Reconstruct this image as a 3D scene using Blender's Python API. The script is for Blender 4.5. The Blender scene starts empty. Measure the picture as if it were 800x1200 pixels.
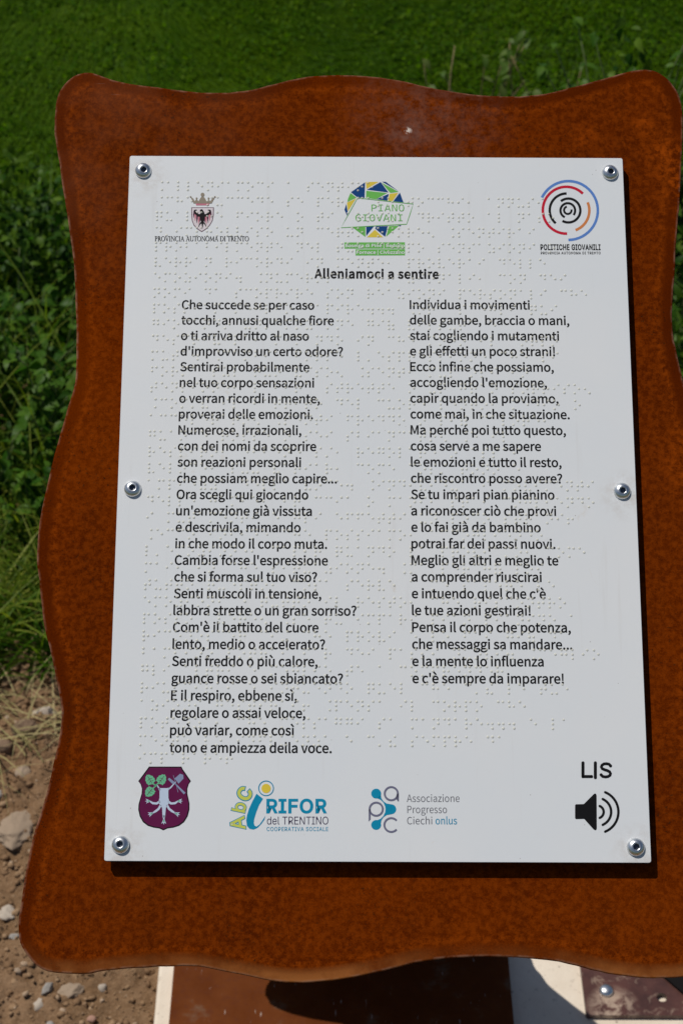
import bpy, bmesh, math, random
import numpy as np
from mathutils import Matrix, Vector, noise

S = bpy.context.scene
C = S.collection
R = math.radians

# ---------------------------------------------------------------- camera
cam_data = bpy.data.cameras.new('camera')
cam = bpy.data.objects.new('camera', cam_data)
C.objects.link(cam)
cam.matrix_world = Matrix(((0.999985, -0.004089, -0.003591, -0.024193),
                           (-0.000274, 0.621289, -0.783581, -0.851150),
                           (0.005435, 0.783571, 0.621279, 1.539342),
                           (0, 0, 0, 1)))
cam_data.sensor_fit = 'VERTICAL'
cam_data.sensor_height = 36.0
cam_data.sensor_width = 24.0
cam_data.lens = 66.0
cam_data.clip_start = 0.01
cam_data.clip_end = 2000
cam_data.dof.use_dof = True
cam_data.dof.focus_distance = 1.06
cam_data.dof.aperture_fstop = 22
S.camera = cam

# ---------------------------------------------------------------- world, sun, exposure
SUN = Vector((-0.390, 0.175, 0.904)).normalized()
world = bpy.data.worlds.new('World')
S.world = world
world.use_nodes = True
wn = world.node_tree
bg = wn.nodes['Background']
sky = wn.nodes.new('ShaderNodeTexSky')
sky.sky_type = 'NISHITA'
sky.sun_disc = False
sky.sun_elevation = math.asin(SUN.z)
sky.sun_rotation = math.atan2(SUN.x, SUN.y)
wn.links.new(sky.outputs[0], bg.inputs[0])
bg.inputs[1].default_value = 0.05
sun_data = bpy.data.lights.new('sun', 'SUN')
sun_data.energy = 3.35
sun_data.angle = R(0.53)
sun_data.color = (1.0, 0.955, 0.89)
sun = bpy.data.objects.new('sun', sun_data)
sun.rotation_euler = SUN.to_track_quat('Z', 'Y').to_euler()
sun.location = SUN * 8
C.objects.link(sun)
S.view_settings.view_transform = 'Standard'
S.view_settings.look = 'None'
S.view_settings.exposure = 0.0
S.view_settings.gamma = 1.0
S.view_settings.use_curve_mapping = False
S.cycles.max_bounces = 6
S.cycles.transparent_max_bounces = 8

rng = np.random.default_rng(7)
random.seed(7)

# ---------------------------------------------------------------- helpers
def tag(o, label=None, cat=None, group=None, kind=None):
    if label: o['label'] = label
    if cat: o['category'] = cat
    if group: o['group'] = group
    if kind: o['kind'] = kind
    return o

def empty(name, loc=(0, 0, 0)):
    o = bpy.data.objects.new(name, None)
    o.location = loc
    o.empty_display_size = 0.05
    C.objects.link(o)
    return o

def link(name, me, mat=None, parent=None, smooth=False):
    if mat is not None:
        me.materials.clear()
        for m in (mat if isinstance(mat, (list, tuple)) else [mat]):
            me.materials.append(m)
    if smooth:
        me.polygons.foreach_set('use_smooth', np.ones(len(me.polygons), bool))
    o = bpy.data.objects.new(name, me)
    C.objects.link(o)
    if parent: o.parent = parent
    return o

def mesh_py(name, verts, faces):
    me = bpy.data.meshes.new(name)
    me.from_pydata([tuple(map(float, v)) for v in verts], [], [tuple(map(int, f)) for f in faces])
    me.update()
    return me

def mesh_np(name, V, F, smooth=False):
    """V (n,3), F (m,k) all faces of the same size."""
    me = bpy.data.meshes.new(name)
    n, (m, k) = len(V), F.shape
    me.vertices.add(n)
    me.vertices.foreach_set('co', np.ascontiguousarray(V, np.float32).ravel())
    me.loops.add(m * k)
    me.loops.foreach_set('vertex_index', np.ascontiguousarray(F, np.int32).ravel())
    me.polygons.add(m)
    me.polygons.foreach_set('loop_start', np.arange(0, m * k, k, dtype=np.int32))
    me.update(calc_edges=True)
    if smooth:
        me.polygons.foreach_set('use_smooth', np.ones(m, bool))
    return me

def vattr(me, name, vals):
    a = me.attributes.new(name, 'FLOAT', 'POINT')
    a.data.foreach_set('value', np.ascontiguousarray(vals, np.float32))

def box(x0, y0, z0, x1, y1, z1, bevel=0.0, name='box'):
    bm = bmesh.new()
    bmesh.ops.create_cube(bm, size=1, matrix=Matrix.Translation(((x0+x1)/2, (y0+y1)/2, (z0+z1)/2)) @ Matrix.Diagonal((x1-x0, y1-y0, z1-z0, 1)))
    if bevel:
        bmesh.ops.bevel(bm, geom=bm.edges[:], offset=bevel, segments=2, affect='EDGES', profile=0.6)
    me = bpy.data.meshes.new(name)
    bm.to_mesh(me); bm.free()
    return me

def hash2(ix, iy, seed):
    h = (ix.astype(np.int64) * 374761393 + iy.astype(np.int64) * 668265263 + seed * 1442695041) & 0x7fffffff
    h = ((h ^ (h >> 13)) * 1274126177) & 0x7fffffff
    h = h ^ (h >> 16)
    return (h & 0xffff) / 65535.0

def vnoise(x, y, seed=0):
    ix, iy = np.floor(x), np.floor(y)
    fx, fy = x - ix, y - iy
    fx = fx * fx * (3 - 2 * fx); fy = fy * fy * (3 - 2 * fy)
    a = hash2(ix, iy, seed); b = hash2(ix + 1, iy, seed)
    c = hash2(ix, iy + 1, seed); d = hash2(ix + 1, iy + 1, seed)
    return (a * (1 - fx) + b * fx) * (1 - fy) + (c * (1 - fx) + d * fx) * fy

def fbm(x, y, octv=4, seed=0, gain=0.5):
    s, a, t = 0, 1.0, 0
    for i in range(octv):
        s = s + a * vnoise(x * 2 ** i + 17 * i, y * 2 ** i - 9 * i, seed + i)
        t += a; a *= gain
    return s / t

# ---------------------------------------------------------------- materials
class Nt:
    """small wrapper for building node materials"""
    def __init__(self, name, rough=0.6, spec=0.5, metal=0.0):
        self.m = bpy.data.materials.new(name)
        self.m.use_nodes = True
        self.t = self.m.node_tree
        self.b = self.t.nodes['Principled BSDF']
        self.b.inputs['Roughness'].default_value = rough
        self.b.inputs['Specular IOR Level'].default_value = spec
        self.b.inputs['Metallic'].default_value = metal
        self.co = self.n('ShaderNodeTexCoord').outputs['Object']
    def n(self, typ, **kw):
        nd = self.t.nodes.new(typ)
        for k, v in kw.items(): setattr(nd, k, v)
        return nd
    def l(self, a, b): self.t.links.new(a, b)
    def val(self, sock, v):
        if isinstance(v, (int, float, tuple, list)): sock.default_value = v
        else: self.l(v, sock)
    def noise(self, scale, detail=4, rough=0.55, vec=None, dist=0.0, out=0):
        nd = self.n('ShaderNodeTexNoise')
        nd.inputs['Scale'].default_value = scale
        nd.inputs['Detail'].default_value = detail
        nd.inputs['Roughness'].default_value = rough
        nd.inputs['Distortion'].default_value = dist
        self.l(vec or self.co, nd.inputs['Vector'])
        return nd.outputs[out]
    def voro(self, scale, feature='F1', vec=None):
        nd = self.n('ShaderNodeTexVoronoi', feature=feature)
        nd.inputs['Scale'].default_value = scale
        self.l(vec or self.co, nd.inputs['Vector'])
        return nd.outputs['Distance']
    def ramp(self, fac, *stops):
        nd = self.n('ShaderNodeValToRGB')
        cr = nd.color_ramp
        while len(cr.elements) < len(stops): cr.elements.new(0.5)
        for e, (p, c) in zip(cr.elements, stops):
            e.position = p
            e.color = (c, c, c, 1) if isinstance(c, (int, float)) else (*c, 1)
        self.l(fac, nd.inputs[0])
        return nd.outputs[0]
    def math(self, op, a, b=0.0, clamp=False):
        nd = self.n('ShaderNodeMath', operation=op, use_clamp=clamp)
        self.val(nd.inputs[0], a); self.val(nd.inputs[1], b)
        return nd.outputs[0]
    def mix(self, fac, a, b, blend='MIX'):
        nd = self.n('ShaderNodeMix', data_type='RGBA', blend_type=blend)
        self.val(nd.inputs[0], fac)
        for s, v in ((nd.inputs[6], a), (nd.inputs[7], b)):
            if isinstance(v, tuple): s.default_value = (*v, 1)
            else: self.l(v, s)
        return nd.outputs[2]
    def mapping(self, scale=(1, 1, 1), rot=(0, 0, 0), loc=(0, 0, 0)):
        nd = self.n('ShaderNodeMapping')
        nd.inputs['Scale'].default_value = scale
        nd.inputs['Rotation'].default_value = rot
        nd.inputs['Location'].default_value = loc
        self.l(self.co, nd.inputs['Vector'])
        return nd.outputs[0]
    def attr(self, name):
        return self.n('ShaderNodeAttribute', attribute_name=name).outputs['Fac']
    def blob(self, centre, radius, soft):
        """1 inside a sphere at centre (object space), 0 outside"""
        nd = self.n('ShaderNodeVectorMath', operation='DISTANCE')
        self.l(self.co, nd.inputs[0]); nd.inputs[1].default_value = centre
        return self.ramp(self.math('DIVIDE', nd.outputs['Value'], radius + soft), (radius / (radius + soft), 1.0), (1.0, 0.0))
    def bump(self, h, strength=0.3, dist=0.001):
        nd = self.n('ShaderNodeBump')
        nd.inputs['Strength'].default_value = strength
        nd.inputs['Distance'].default_value = dist
        self.l(h, nd.inputs['Height'])
        self.l(nd.outputs[0], self.b.inputs['Normal'])
    def color(self, c):
        self.val(self.b.inputs['Base Color'], (*c, 1) if isinstance(c, tuple) else c)
        return self
    def rough(self, r): self.val(self.b.inputs['Roughness'], r)

MARK = (0.0196, 0.2314)                                 # a small pale ding above the panel
def rust_material(name, marks=False):
    k = Nt(name, 0.8, 0.0)
    big = k.noise(9, 6, 0.7)
    mid = k.noise(130, 8, 0.72)
    fine = k.noise(950, 3, 0.7)
    grain = k.noise(1500, 2, 0.6)
    c = k.mix(k.ramp(big, (0.34, 0.0), (0.66, 1.0)), (0.082, 0.0112, 0.0005), (0.122, 0.0180, 0.0004))
    c = k.mix(k.math('MULTIPLY', k.ramp(mid, (0.50, 0.0), (0.75, 1.0)), 0.14), c, (0.185, 0.030, 0.0006))
    c = k.mix(k.math('MULTIPLY', k.ramp(mid, (0.32, 1.0), (0.48, 0.0)), 0.16), c, (0.066, 0.0085, 0.0005))
    c = k.mix(k.math('MULTIPLY', k.ramp(fine, (0.32, 1.0), (0.50, 0.0)), 0.55), c, (0.040, 0.006, 0.001))
    c = k.mix(k.math('MULTIPLY', k.ramp(fine, (0.56, 0.0), (0.76, 1.0)), 0.42), c, (0.23, 0.046, 0.002))
    zone = k.ramp(k.noise(16, 4, 0.65, dist=0.6), (0.50, 0.0), (0.68, 1.0))
    c = k.mix(k.math('MULTIPLY', k.math('MULTIPLY', zone, k.ramp(k.noise(900, 3, 0.75), (0.46, 0.0), (0.62, 1.0))), 0.34), c, (0.24, 0.040, 0.002))
    wide = k.noise(4.5, 4, 0.55, dist=0.8)                            # broad tone changes, a hand's width across
    c = k.mix(k.math('MULTIPLY', k.ramp(wide, (0.40, 1.0), (0.54, 0.0)), 0.40), c, (0.060, 0.0095, 0.0012))
    c = k.mix(k.math('MULTIPLY', k.ramp(wide, (0.52, 0.0), (0.66, 1.0)), 0.30), c, (0.175, 0.030, 0.001))
    runs = k.noise(1.0, 5, 0.6, vec=k.mapping((70, 5, 1)))           # faint rain runs down the slope
    c = k.mix(k.math('MULTIPLY', k.ramp(runs, (0.48, 0.0), (0.66, 1.0)), 0.36), c, (0.055, 0.009, 0.001))
    if marks:
        pits = k.ramp(k.noise(700, 2, 0.5), (0.30, 1.0), (0.38, 0.0))
        zone = k.ramp(k.noise(14, 3, 0.5, dist=0.5), (0.48, 0.0), (0.62, 1.0))
        c = k.mix(k.math('MULTIPLY', k.math('MULTIPLY', pits, zone), 0.9), c, (0.022, 0.009, 0.004))
        # worn orange patches near the right-hand edge
        hot = k.math('ADD', k.math('ADD', k.blob((0.176, 0.215, -0.0075), 0.004, 0.016), k.blob((0.186, 0.195, -0.0075), 0.004, 0.018)),
                     k.math('ADD', k.blob((0.163, 0.236, -0.0075), 0.001, 0.009), k.blob((0.192, 0.02, -0.0075), 0.012, 0.025)), True)
        hot = k.math('ADD', hot, k.math('ADD', k.blob((0.196, 0.165, -0.0075), 0.006, 0.016), k.blob((0.128, 0.228, -0.0075), 0.001, 0.010)), True)
        c = k.mix(k.math('MULTIPLY', hot, k.ramp(k.noise(230, 4, 0.7), (0.44, 0.0), (0.64, 0.75))), c, (0.34, 0.06, 0.003))
        # a thin orange line of newer rust running down the left side
        e = k.attr('edge')
        band = k.math('MULTIPLY', k.ramp(e, (0.15, 0.0), (0.26, 1.0)), k.ramp(e, (0.30, 1.0), (0.46, 0.0)))
        c = k.mix(k.math('MULTIPLY', k.math('MULTIPLY', band, k.ramp(k.noise(300, 5, 0.8), (0.42, 0.0), (0.60, 1.0))), 0.55), c, (0.30, 0.055, 0.003))
        # paler lip along the lower edge, strongest where it bulges
        lip = k.attr('lip')
        c = k.mix(k.math('MULTIPLY', k.math('MULTIPLY', lip, k.ramp(k.noise(55, 4, 0.6), (0.30, 0.25), (0.6, 1.0))), 0.75), c, (0.36, 0.13, 0.035))
        # greyer mottled tone and scratches in the upper left corner
        corner = k.blob((-0.155, 0.235, -0.0075), 0.03, 0.09)
        c = k.mix(k.math('MULTIPLY', k.math('MULTIPLY', corner, k.ramp(k.noise(26, 5, 0.6), (0.38, 0.1), (0.68, 1.0))), 0.22), c, (0.24, 0.09, 0.045))
        scr = k.noise(1.0, 3, 0.6, vec=k.mapping((18, 900, 1), (0, 0, 0.16)))
        scr = k.math('MULTIPLY', k.ramp(scr, (0.66, 0.0), (0.72, 1.0)), k.blob((-0.160, 0.262, -0.0075), 0.012, 0.022))
        c = k.mix(k.math('MULTIPLY', scr, 0.55), c, (0.5, 0.34, 0.26))
        worn = k.math('MULTIPLY', k.ramp(e, (0.0, 1.0), (0.045, 0.0)), k.ramp(k.noise(120, 4, 0.7), (0.42, 0.0), (0.62, 1.0)))
        c = k.mix(k.math('MULTIPLY', worn, 0.5), c, (0.42, 0.25, 0.17))
        chip = k.math('MULTIPLY', k.blob((MARK[0], MARK[1], -0.0075), 0.0006, 0.0022), k.ramp(k.noise(500, 2, 0.5), (0.42, 0.0), (0.5, 1.0)))
        rub = k.math('MULTIPLY', k.blob((MARK[0], MARK[1] - 0.001, -0.0075), 0.003, 0.013), k.ramp(k.noise(160, 4, 0.7), (0.40, 0.0), (0.62, 1.0)))
        c = k.mix(k.math('MULTIPLY', rub, 0.55), c, (0.20, 0.10, 0.075))
        c = k.mix(chip, c, (0.75, 0.66, 0.58))
        film = k.blob((0.03, 0.24, -0.0075), 0.01, 0.05)
        c = k.mix(k.math('MULTIPLY', k.math('MULTIPLY', film, k.ramp(mid, (0.4, 0.0), (0.6, 1.0))), 0.3), c, (0.22, 0.11, 0.08))
    k.color(c)
    k.rough(k.ramp(mid, (0.3, 0.7), (0.7, 0.9)))
    k.bump(k.math('ADD', k.math('MULTIPLY', fine, 0.6), k.math('MULTIPLY', grain, 0.4)), 0.3, 0.00022)
    return k.m

M = {}
M['rust'] = rust_material('rusted_steel_face', True)
M['rust_plain'] = rust_material('rusted_steel')

k = Nt('rusted_base_steel', 0.6, 0.05)
n1 = k.noise(16, 5, 0.65); n2 = k.noise(120, 4, 0.7)
c = k.mix(k.ramp(n1, (0.38, 0.0), (0.62, 1.0)), (0.105, 0.026, 0.005), (0.14, 0.040, 0.010))
c = k.mix(k.math('MULTIPLY', k.ramp(n1, (0.56, 0.0), (0.68, 1.0)), 0.7), c, (0.15, 0.125, 0.09))
c = k.mix(k.math('MULTIPLY', k.ramp(n2, (0.3, 1.0), (0.5, 0.0)), 0.5), c, (0.09, 0.026, 0.014))
sc = k.noise(1.0, 2, 0.5, vec=k.mapping((300, 45, 1), (0, 0, 0.3)))
c = k.mix(k.ramp(sc, (0.70, 0.0), (0.74, 0.7)), c, (0.5, 0.42, 0.36))
k.color(c); k.bump(n2, 0.3, 0.001); M['base_steel'] = k.m

k = Nt('white_panel', 0.38, 0.45)
n = k.noise(9, 4, 0.6)
c = k.mix(k.ramp(n, (0.35, 0.0), (0.7, 1.0)), (0.705, 0.730, 0.750), (0.735, 0.745, 0.750))
sm = k.math('MULTIPLY', k.ramp(k.noise(55, 5, 0.7, dist=1.2), (0.62, 0.0), (0.74, 1.0)), k.ramp(k.noise(11, 2), (0.5, 0.0), (0.62, 1.0)))
c = k.mix(k.math('MULTIPLY', sm, 0.40), c, (0.60, 0.52, 0.42))
c = k.mix(k.ramp(k.voro(160), (0.035, 0.75), (0.06, 0.0)), c, (0.28, 0.25, 0.22))
lim = k.ramp(k.noise(75, 1), (0.60, 0.0), (0.62, 1.0))
c2 = k.mix(lim, k.mix(k.ramp(n, (0.35, 0.0), (0.7, 1.0)), (0.705, 0.730, 0.750), (0.735, 0.745, 0.750)), c)
c2 = k.mix(k.math('MULTIPLY', sm, 0.34), c2, (0.62, 0.54, 0.44))
k.color(c2); k.bump(k.noise(900, 2), 0.03, 0.0002); M['panel'] = k.m

M['panel'] = k.m
for sx, sy in ((-0.1399, -0.2015), (0.1403, -0.2015), (0.1404, 0.0), (-0.14, 0.1995)):   # grime gathered round the screws
    g_ = k.math('MULTIPLY', k.blob((sx + 0.001, sy - 0.002, 0), 0.005, 0.012), k.ramp(k.noise(140, 4, 0.7), (0.42, 0.0), (0.66, 1.0)))
    c2 = k.mix(k.math('MULTIPLY', g_, 0.35), c2, (0.42, 0.33, 0.25))
st = k.noise(1.0, 3, 0.6, vec=k.mapping((160, 9, 1)))                   # thin dried rain streaks
c2 = k.mix(k.math('MULTIPLY', k.ramp(st, (0.62, 0.0), (0.74, 1.0)), 0.10), c2, (0.45, 0.40, 0.34))
k.color(c2)
k = Nt('shade_black_paint', 0.8, 0.05); k.color((0.010, 0.009, 0.009)); M['shade_black'] = k.m  # near-black that puts shade into the colour of the panel's sides and back

k = Nt('raised_dot_resin', 0.25, 0.5); k.color(k.mix(k.noise(60), (0.78, 0.765, 0.64), (0.86, 0.84, 0.74)))
tr = k.n('ShaderNodeBsdfTransparent'); mx = k.n('ShaderNodeMixShader'); mx.inputs[0].default_value = 0.50   # clear-ish resin
k.l(k.b.outputs[0], mx.inputs[1]); k.l(tr.outputs[0], mx.inputs[2]); k.l(mx.outputs[0], k.t.nodes['Material Output'].inputs['Surface'])
M['dots'] = k.m

def ink(name, col):
    k = Nt(name, 0.6, 0.12)
    d = tuple(min(1, v * 1.15 + 0.004) for v in col)
    k.color(k.mix(k.noise(180, 3), col, d))
    M[name] = k.m
    return k.m
for nm, col in dict(black_ink=(0.004, 0.004, 0.005), grey_ink=(0.13, 0.13, 0.15), slate_ink=(0.14, 0.14, 0.21), violet_ink=(0.035, 0.025, 0.07),
                    teal_ink=(0.0, 0.22, 0.37), lime_ink=(0.50, 0.53, 0.09), yellow_ink=(0.66, 0.50, 0.05), gold_ink=(0.62, 0.48, 0.055),
                    navy_ink=(0.0, 0.045, 0.18), green_ink=(0.13, 0.42, 0.08), red_ink=(0.48, 0.008, 0.03), blue_ink=(0.09, 0.20, 0.50),
                    orange_ink=(0.55, 0.19, 0.06), maroon_ink=(0.10, 0.004, 0.05), leaf_ink=(0.13, 0.42, 0.24), pale_ink=(0.46, 0.54, 0.66),
                    steel_ink=(0.21, 0.25, 0.38), plum_ink=(0.10, 0.03, 0.06), rose_ink=(0.50, 0.17, 0.22), taupe_ink=(0.26, 0.22, 0.17),
                    blush_ink=(0.62, 0.56, 0.58)).items():
    ink(nm, col)

k = Nt('zinc_screw', 0.33, 0.5, 1.0)
k.color(k.mix(k.noise(400, 4), (0.62, 0.64, 0.66), (0.85, 0.88, 0.90)))
k.bump(k.noise(600, 3), 0.25, 0.0004); M['zinc'] = k.m
k = Nt('socket_dark', 0.35, 0.5, 1.0); k.color((0.12, 0.13, 0.15)); M['socket'] = k.m

k = Nt('concrete', 0.85, 0.25)
n1 = k.noise(9, 5, 0.6); n2 = k.noise(160, 4, 0.7)
c = k.mix(k.ramp(n1, (0.35, 0.0), (0.65, 1.0)), (0.66, 0.56, 0.44), (0.76, 0.67, 0.55))
c = k.mix(k.math('MULTIPLY', k.ramp(n2, (0.28, 1.0), (0.42, 0.0)), 0.6), c, (0.36, 0.30, 0.24))
c = k.mix(k.ramp(k.voro(70), (0.05, 0.8), (0.11, 0.0)), c, (0.16, 0.13, 0.10))
k.color(c); k.bump(n2, 0.4, 0.0015); M['concrete'] = k.m

k = Nt('brown_painted_steel', 0.35, 0.5)
n1 = k.noise(22, 5, 0.65); n2 = k.noise(60, 5, 0.7, dist=0.8)
c = k.mix(k.ramp(n1, (0.35, 0.0), (0.7, 1.0)), (0.050, 0.020, 0.016), (0.115, 0.045, 0.034))
c = k.mix(k.math('MULTIPLY', k.ramp(n2, (0.56, 0.0), (0.66, 1.0)), 0.55), c, (0.36, 0.26, 0.19))
c = k.mix(k.math('MULTIPLY', k.blob((0.252, 0.298, 0.008), 0.012, 0.016), k.ramp(k.noise(90, 5, 0.7, dist=0.6), (0.42, 0.0), (0.56, 0.9))), c, (0.42, 0.31, 0.23))
k.color(c); k.bump(n2, 0.2, 0.001); M['brown'] = k.m

def soil_color(k):
    n1 = k.noise(7, 5, 0.6); n2 = k.noise(70, 5, 0.65); n3 = k.noise(420, 4, 0.7)
    c = k.mix(k.ramp(n1, (0.35, 0.0), (0.65, 1.0)), (0.215, 0.125, 0.062), (0.30, 0.185, 0.104))
    c = k.mix(k.math('MULTIPLY', k.ramp(n2, (0.35, 1.0), (0.52, 0.0)), 0.5), c, (0.13, 0.068, 0.030))
    c = k.mix(k.math('MULTIPLY', k.ramp(n3, (0.52, 0.0), (0.68, 1.0)), 0.5), c, (0.45, 0.31, 0.19))
    return c, n3
k = Nt('dry_soil', 0.95, 0.15)
c, n3 = soil_color(k)
k.color(c); k.bump(k.math('ADD', n3, k.noise(170, 4, 0.7)), 0.8, 0.004); M['soil'] = k.m

k = Nt('turf_ground', 0.95, 0.1)
n1 = k.noise(3, 5, 0.6); n2 = k.noise(40, 4, 0.7)
c = k.mix(k.ramp(n1, (0.35, 0.0), (0.65, 1.0)), (0.020, 0.045, 0.006), (0.035, 0.07, 0.010))
c = k.mix(k.math('MULTIPLY', k.ramp(n2, (0.4, 0.0), (0.7, 1.0)), 0.5), c, (0.05, 0.085, 0.015))
k.color(c); k.bump(n2, 0.6, 0.01); M['turf'] = k.m

def leafy(name, a, b, trans=0.35, rough=0.5, attr=None, spec=0.4):
    k = Nt(name, rough, spec)
    if attr: f = k.attr(attr)
    else:
        f = k.n('ShaderNodeObjectInfo').outputs['Random']
    c = k.mix(f, a, b)
    c = k.mix(k.math('MULTIPLY', k.noise(60, 3), 0.5), c, tuple(v * 0.6 for v in a))
    k.color(c)
    tr = k.n('ShaderNodeBsdfTranslucent')
    mx = k.n('ShaderNodeMixShader')
    mx.inputs[0].default_value = trans
    k.l(c, tr.inputs['Color'])
    tc = k.mix(1.0, c, (1.5, 1.7, 0.5), 'MULTIPLY')
    k.l(tc, tr.inputs['Color'])
    k.l(k.b.outputs[0], mx.inputs[1]); k.l(tr.outputs[0], mx.inputs[2])
    out = k.t.nodes['Material Output']
    k.l(mx.outputs[0], out.inputs['Surface'])
    M[name] = k.m
leafy('weed_leaf', (0.028, 0.095, 0.005), (0.12, 0.23, 0.025), 0.42, 0.45, None, 0.14)
leafy('undergrowth', (0.014, 0.055, 0.003), (0.13, 0.22, 0.020), 0.28, 0.5, 'tint', 0.10)
leafy('lawn_blade', (0.038, 0.108, 0.001), (0.108, 0.19, 0.003), 0.45, 0.6, 'tint', 0.06)
leafy('tall_grass', (0.040, 0.125, 0.002), (0.44, 0.44, 0.07), 0.40, 0.5, 'tint', 0.15)
leafy('dry_leaf', (0.07, 0.14, 0.02), (0.15, 0.19, 0.05), 0.3, 0.5, None, 0.15)
k = Nt('weed_stem', 0.5); k.color(k.mix(k.noise(30), (0.07, 0.13, 0.03), (0.15, 0.17, 0.06))); M['stem'] = k.m
k = Nt('dry_stalk', 0.7); k.color(k.mix(k.noise(40), (0.20, 0.15, 0.06), (0.30, 0.22, 0.10))); M['dry_stalk'] = k.m

# ================================================================ THE SIGN
TILT = R(36); HC = 0.88; SLAB_TOP = 0.0
FOOT = Vector((0.0, 0.40, 0.008))                   # where the leaning leg stands on its base plate
sign = empty('information_sign', FOOT)
tag(sign, 'rusty wavy-edged steel lectern sign carrying a white panel of Italian poem text and braille', 'sign')
FACE = Matrix.Translation(Vector((0, 0, HC)) - FOOT) @ Matrix.Rotation(TILT, 4, 'X')   # origin = centre of the white panel's face

# outline of the wavy plate, millimetres from the panel's centre
OUTLINE = [(-177.2,270.0),(-183.2,268.5),(-189.5,263.8),(-193.7,257.1),(-195.7,249.6),(-196.1,238.4),(-195.6,227.4),(-193.8,217.4),(-190.9,203.5),(-189.0,190.6),(-186.9,181.1),(-183.2,159.5),(-180.5,143.4),(-179.0,125.9),(-177.5,104.2),(-176.4,82.7),(-176.7,67.3),(-180.1,52.5),(-184.1,35.2),(-187.8,18.0),(-190.6,2.6),(-193.1,-12.8),(-194.2,-26.5),(-193.8,-41.6),(-192.0,-52.1),(-190.5,-64.1),(-187.9,-78.9),(-183.0,-96.5),(-178.9,-112.6),(-176.4,-126.1),(-176.6,-139.5),(-179.4,-156.4),(-183.4,-176.2),(-189.0,-197.4),(-192.1,-216.8),(-193.5,-231.0),(-194.7,-240.8),(-193.8,-250.3),(-190.2,-258.1),(-184.2,-264.8),(-177.7,-268.1),(-164.8,-269.2),(-155.1,-269.0),(-148.7,-267.8),(-135.9,-266.5),(-123.1,-265.6),(-109.3,-265.0),(-96.6,-265.2),(-83.5,-267.5),(-68.3,-270.2),(-58.6,-272.3),(-45.2,-273.5),(-30.1,-272.8),(-13.1,-270.5),(2.1,-267.2),(17.3,-263.5),(26.0,-261.8),(45.0,-259.8),(68.0,-259.6),(92.4,-261.3),(107.6,-264.1),(119.0,-267.2),(135.9,-269.8),(149.2,-270.5),(164.4,-270.0),(176.0,-268.2),(184.6,-263.7),(190.5,-255.1),(193.0,-242.9),(191.2,-224.7),(187.4,-199.4),(182.9,-176.1),(179.8,-152.5),(178.1,-128.6),(180.2,-104.4),(183.8,-79.9),(187.7,-60.1),(191.1,-40.0),(192.6,-19.8),(191.7,0.6),(188.4,23.8),(184.0,47.3),(180.5,68.4),(178.7,78.0),(176.9,88.6),(175.6,99.4),(175.4,111.3),(176.5,124.9),(178.1,138.5),(179.4,155.1),(181.3,170.6),(183.3,185.7),(184.9,205.5),(186.7,225.4),(187.5,239.8),(187.6,248.6),(186.3,255.7),(183.4,262.3),(179.0,267.8),(172.8,272.3),(166.2,273.9),(159.9,273.2),(152.5,271.5),(143.1,268.4),(131.2,264.7),(117.9,260.6),(104.7,257.1),(91.6,255.4),(78.5,255.1),(65.4,255.7),(52.3,257.3),(37.6,259.8),(26.1,262.8),(13.0,265.8),(-2.7,268.0),(-18.5,269.0),(-31.7,268.7),(-44.8,267.2),(-57.9,264.0),(-70.9,260.0),(-81.4,257.7),(-94.4,256.6),(-107.5,256.7),(-121.7,258.2),(-133.8,260.1),(-147.0,261.7),(-157.5,263.7),(-165.5,266.3),(-171.9,268.8)]


def resample(P, n_per=2):
    """closed Catmull-Rom"""
    out = []
    n = len(P)
    for i in range(n):
        p0, p1, p2, p3 = (np.array(P[(i + j - 1) % n], float) for j in range(4))
        for t in np.arange(n_per) / n_per:
            out.append(0.5 * (2*p1 + (p2-p0)*t + (2*p0-5*p1+4*p2-p3)*t*t + (3*p1-p0-3*p2+p3)*t**3))
    return np.array(out)

def inset(P, d):
    nx = np.roll(P, -1, 0); pv = np.roll(P, 1, 0)
    tgt = nx - pv; tgt /= np.linalg.norm(tgt, axis=1)[:, None]
    nrm = np.stack([-tgt[:, 1], tgt[:, 0]], 1)       # outline runs counter-clockwise
    return P + nrm * d

def wavy_plate(P, z0, thick, name):
    """plate with eased, slightly uneven edges; carries 'edge' (0 rim .. 1 inside) and 'lip' attributes"""
    n = len(P)
    wob = (fbm(P[:, 0] * 0.21 + 5, P[:, 1] * 0.21, 3, 3) - 0.5) * 0.7
    P = inset(P, wob[:, None])
    levels = [(0.35, z0 - thick), (0.0, z0 - thick + 0.6), (0.0, z0 - 0.6), (0.18, z0 - 0.2), (0.5, z0 - 0.03), (1.2, z0), (4, z0), (8, z0), (12, z0)]
    V, e, lp = [], [], []
    for ins, z in levels:
        Q = inset(P, ins)
        if ins > 5:                                   # keep deep loops smooth
            for _ in range(3): Q = (np.roll(Q, 1, 0) + 2 * Q + np.roll(Q, -1, 0)) / 4
        bulge = np.clip((-P[:, 1] - 252) / 10, 0, 1) * np.clip(0.35 + (-P[:, 1] - 262) / 14, 0.25, 1)
        for q, b in zip(Q, bulge):
            V.append((q[0] / 1000, q[1] / 1000, z / 1000)); e.append(ins / 34)
            lp.append(b * (1.0 if ins < 3.5 else 0.75 if ins < 5 else 0.0))
    F = []
    for L in range(len(levels) - 1):
        a, b = L * n, (L + 1) * n
        for i in range(n):
            j = (i + 1) % n
            F.append((a + i, a + j, b + j, b + i))
    F.append(tuple((len(levels) - 1) * n + i for i in range(n)))
    F.append(tuple(reversed(range(n))))
    me = mesh_py(name, V, F)
    vattr(me, 'edge', np.array(e)); vattr(me, 'lip', np.array(lp))
    return me

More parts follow.
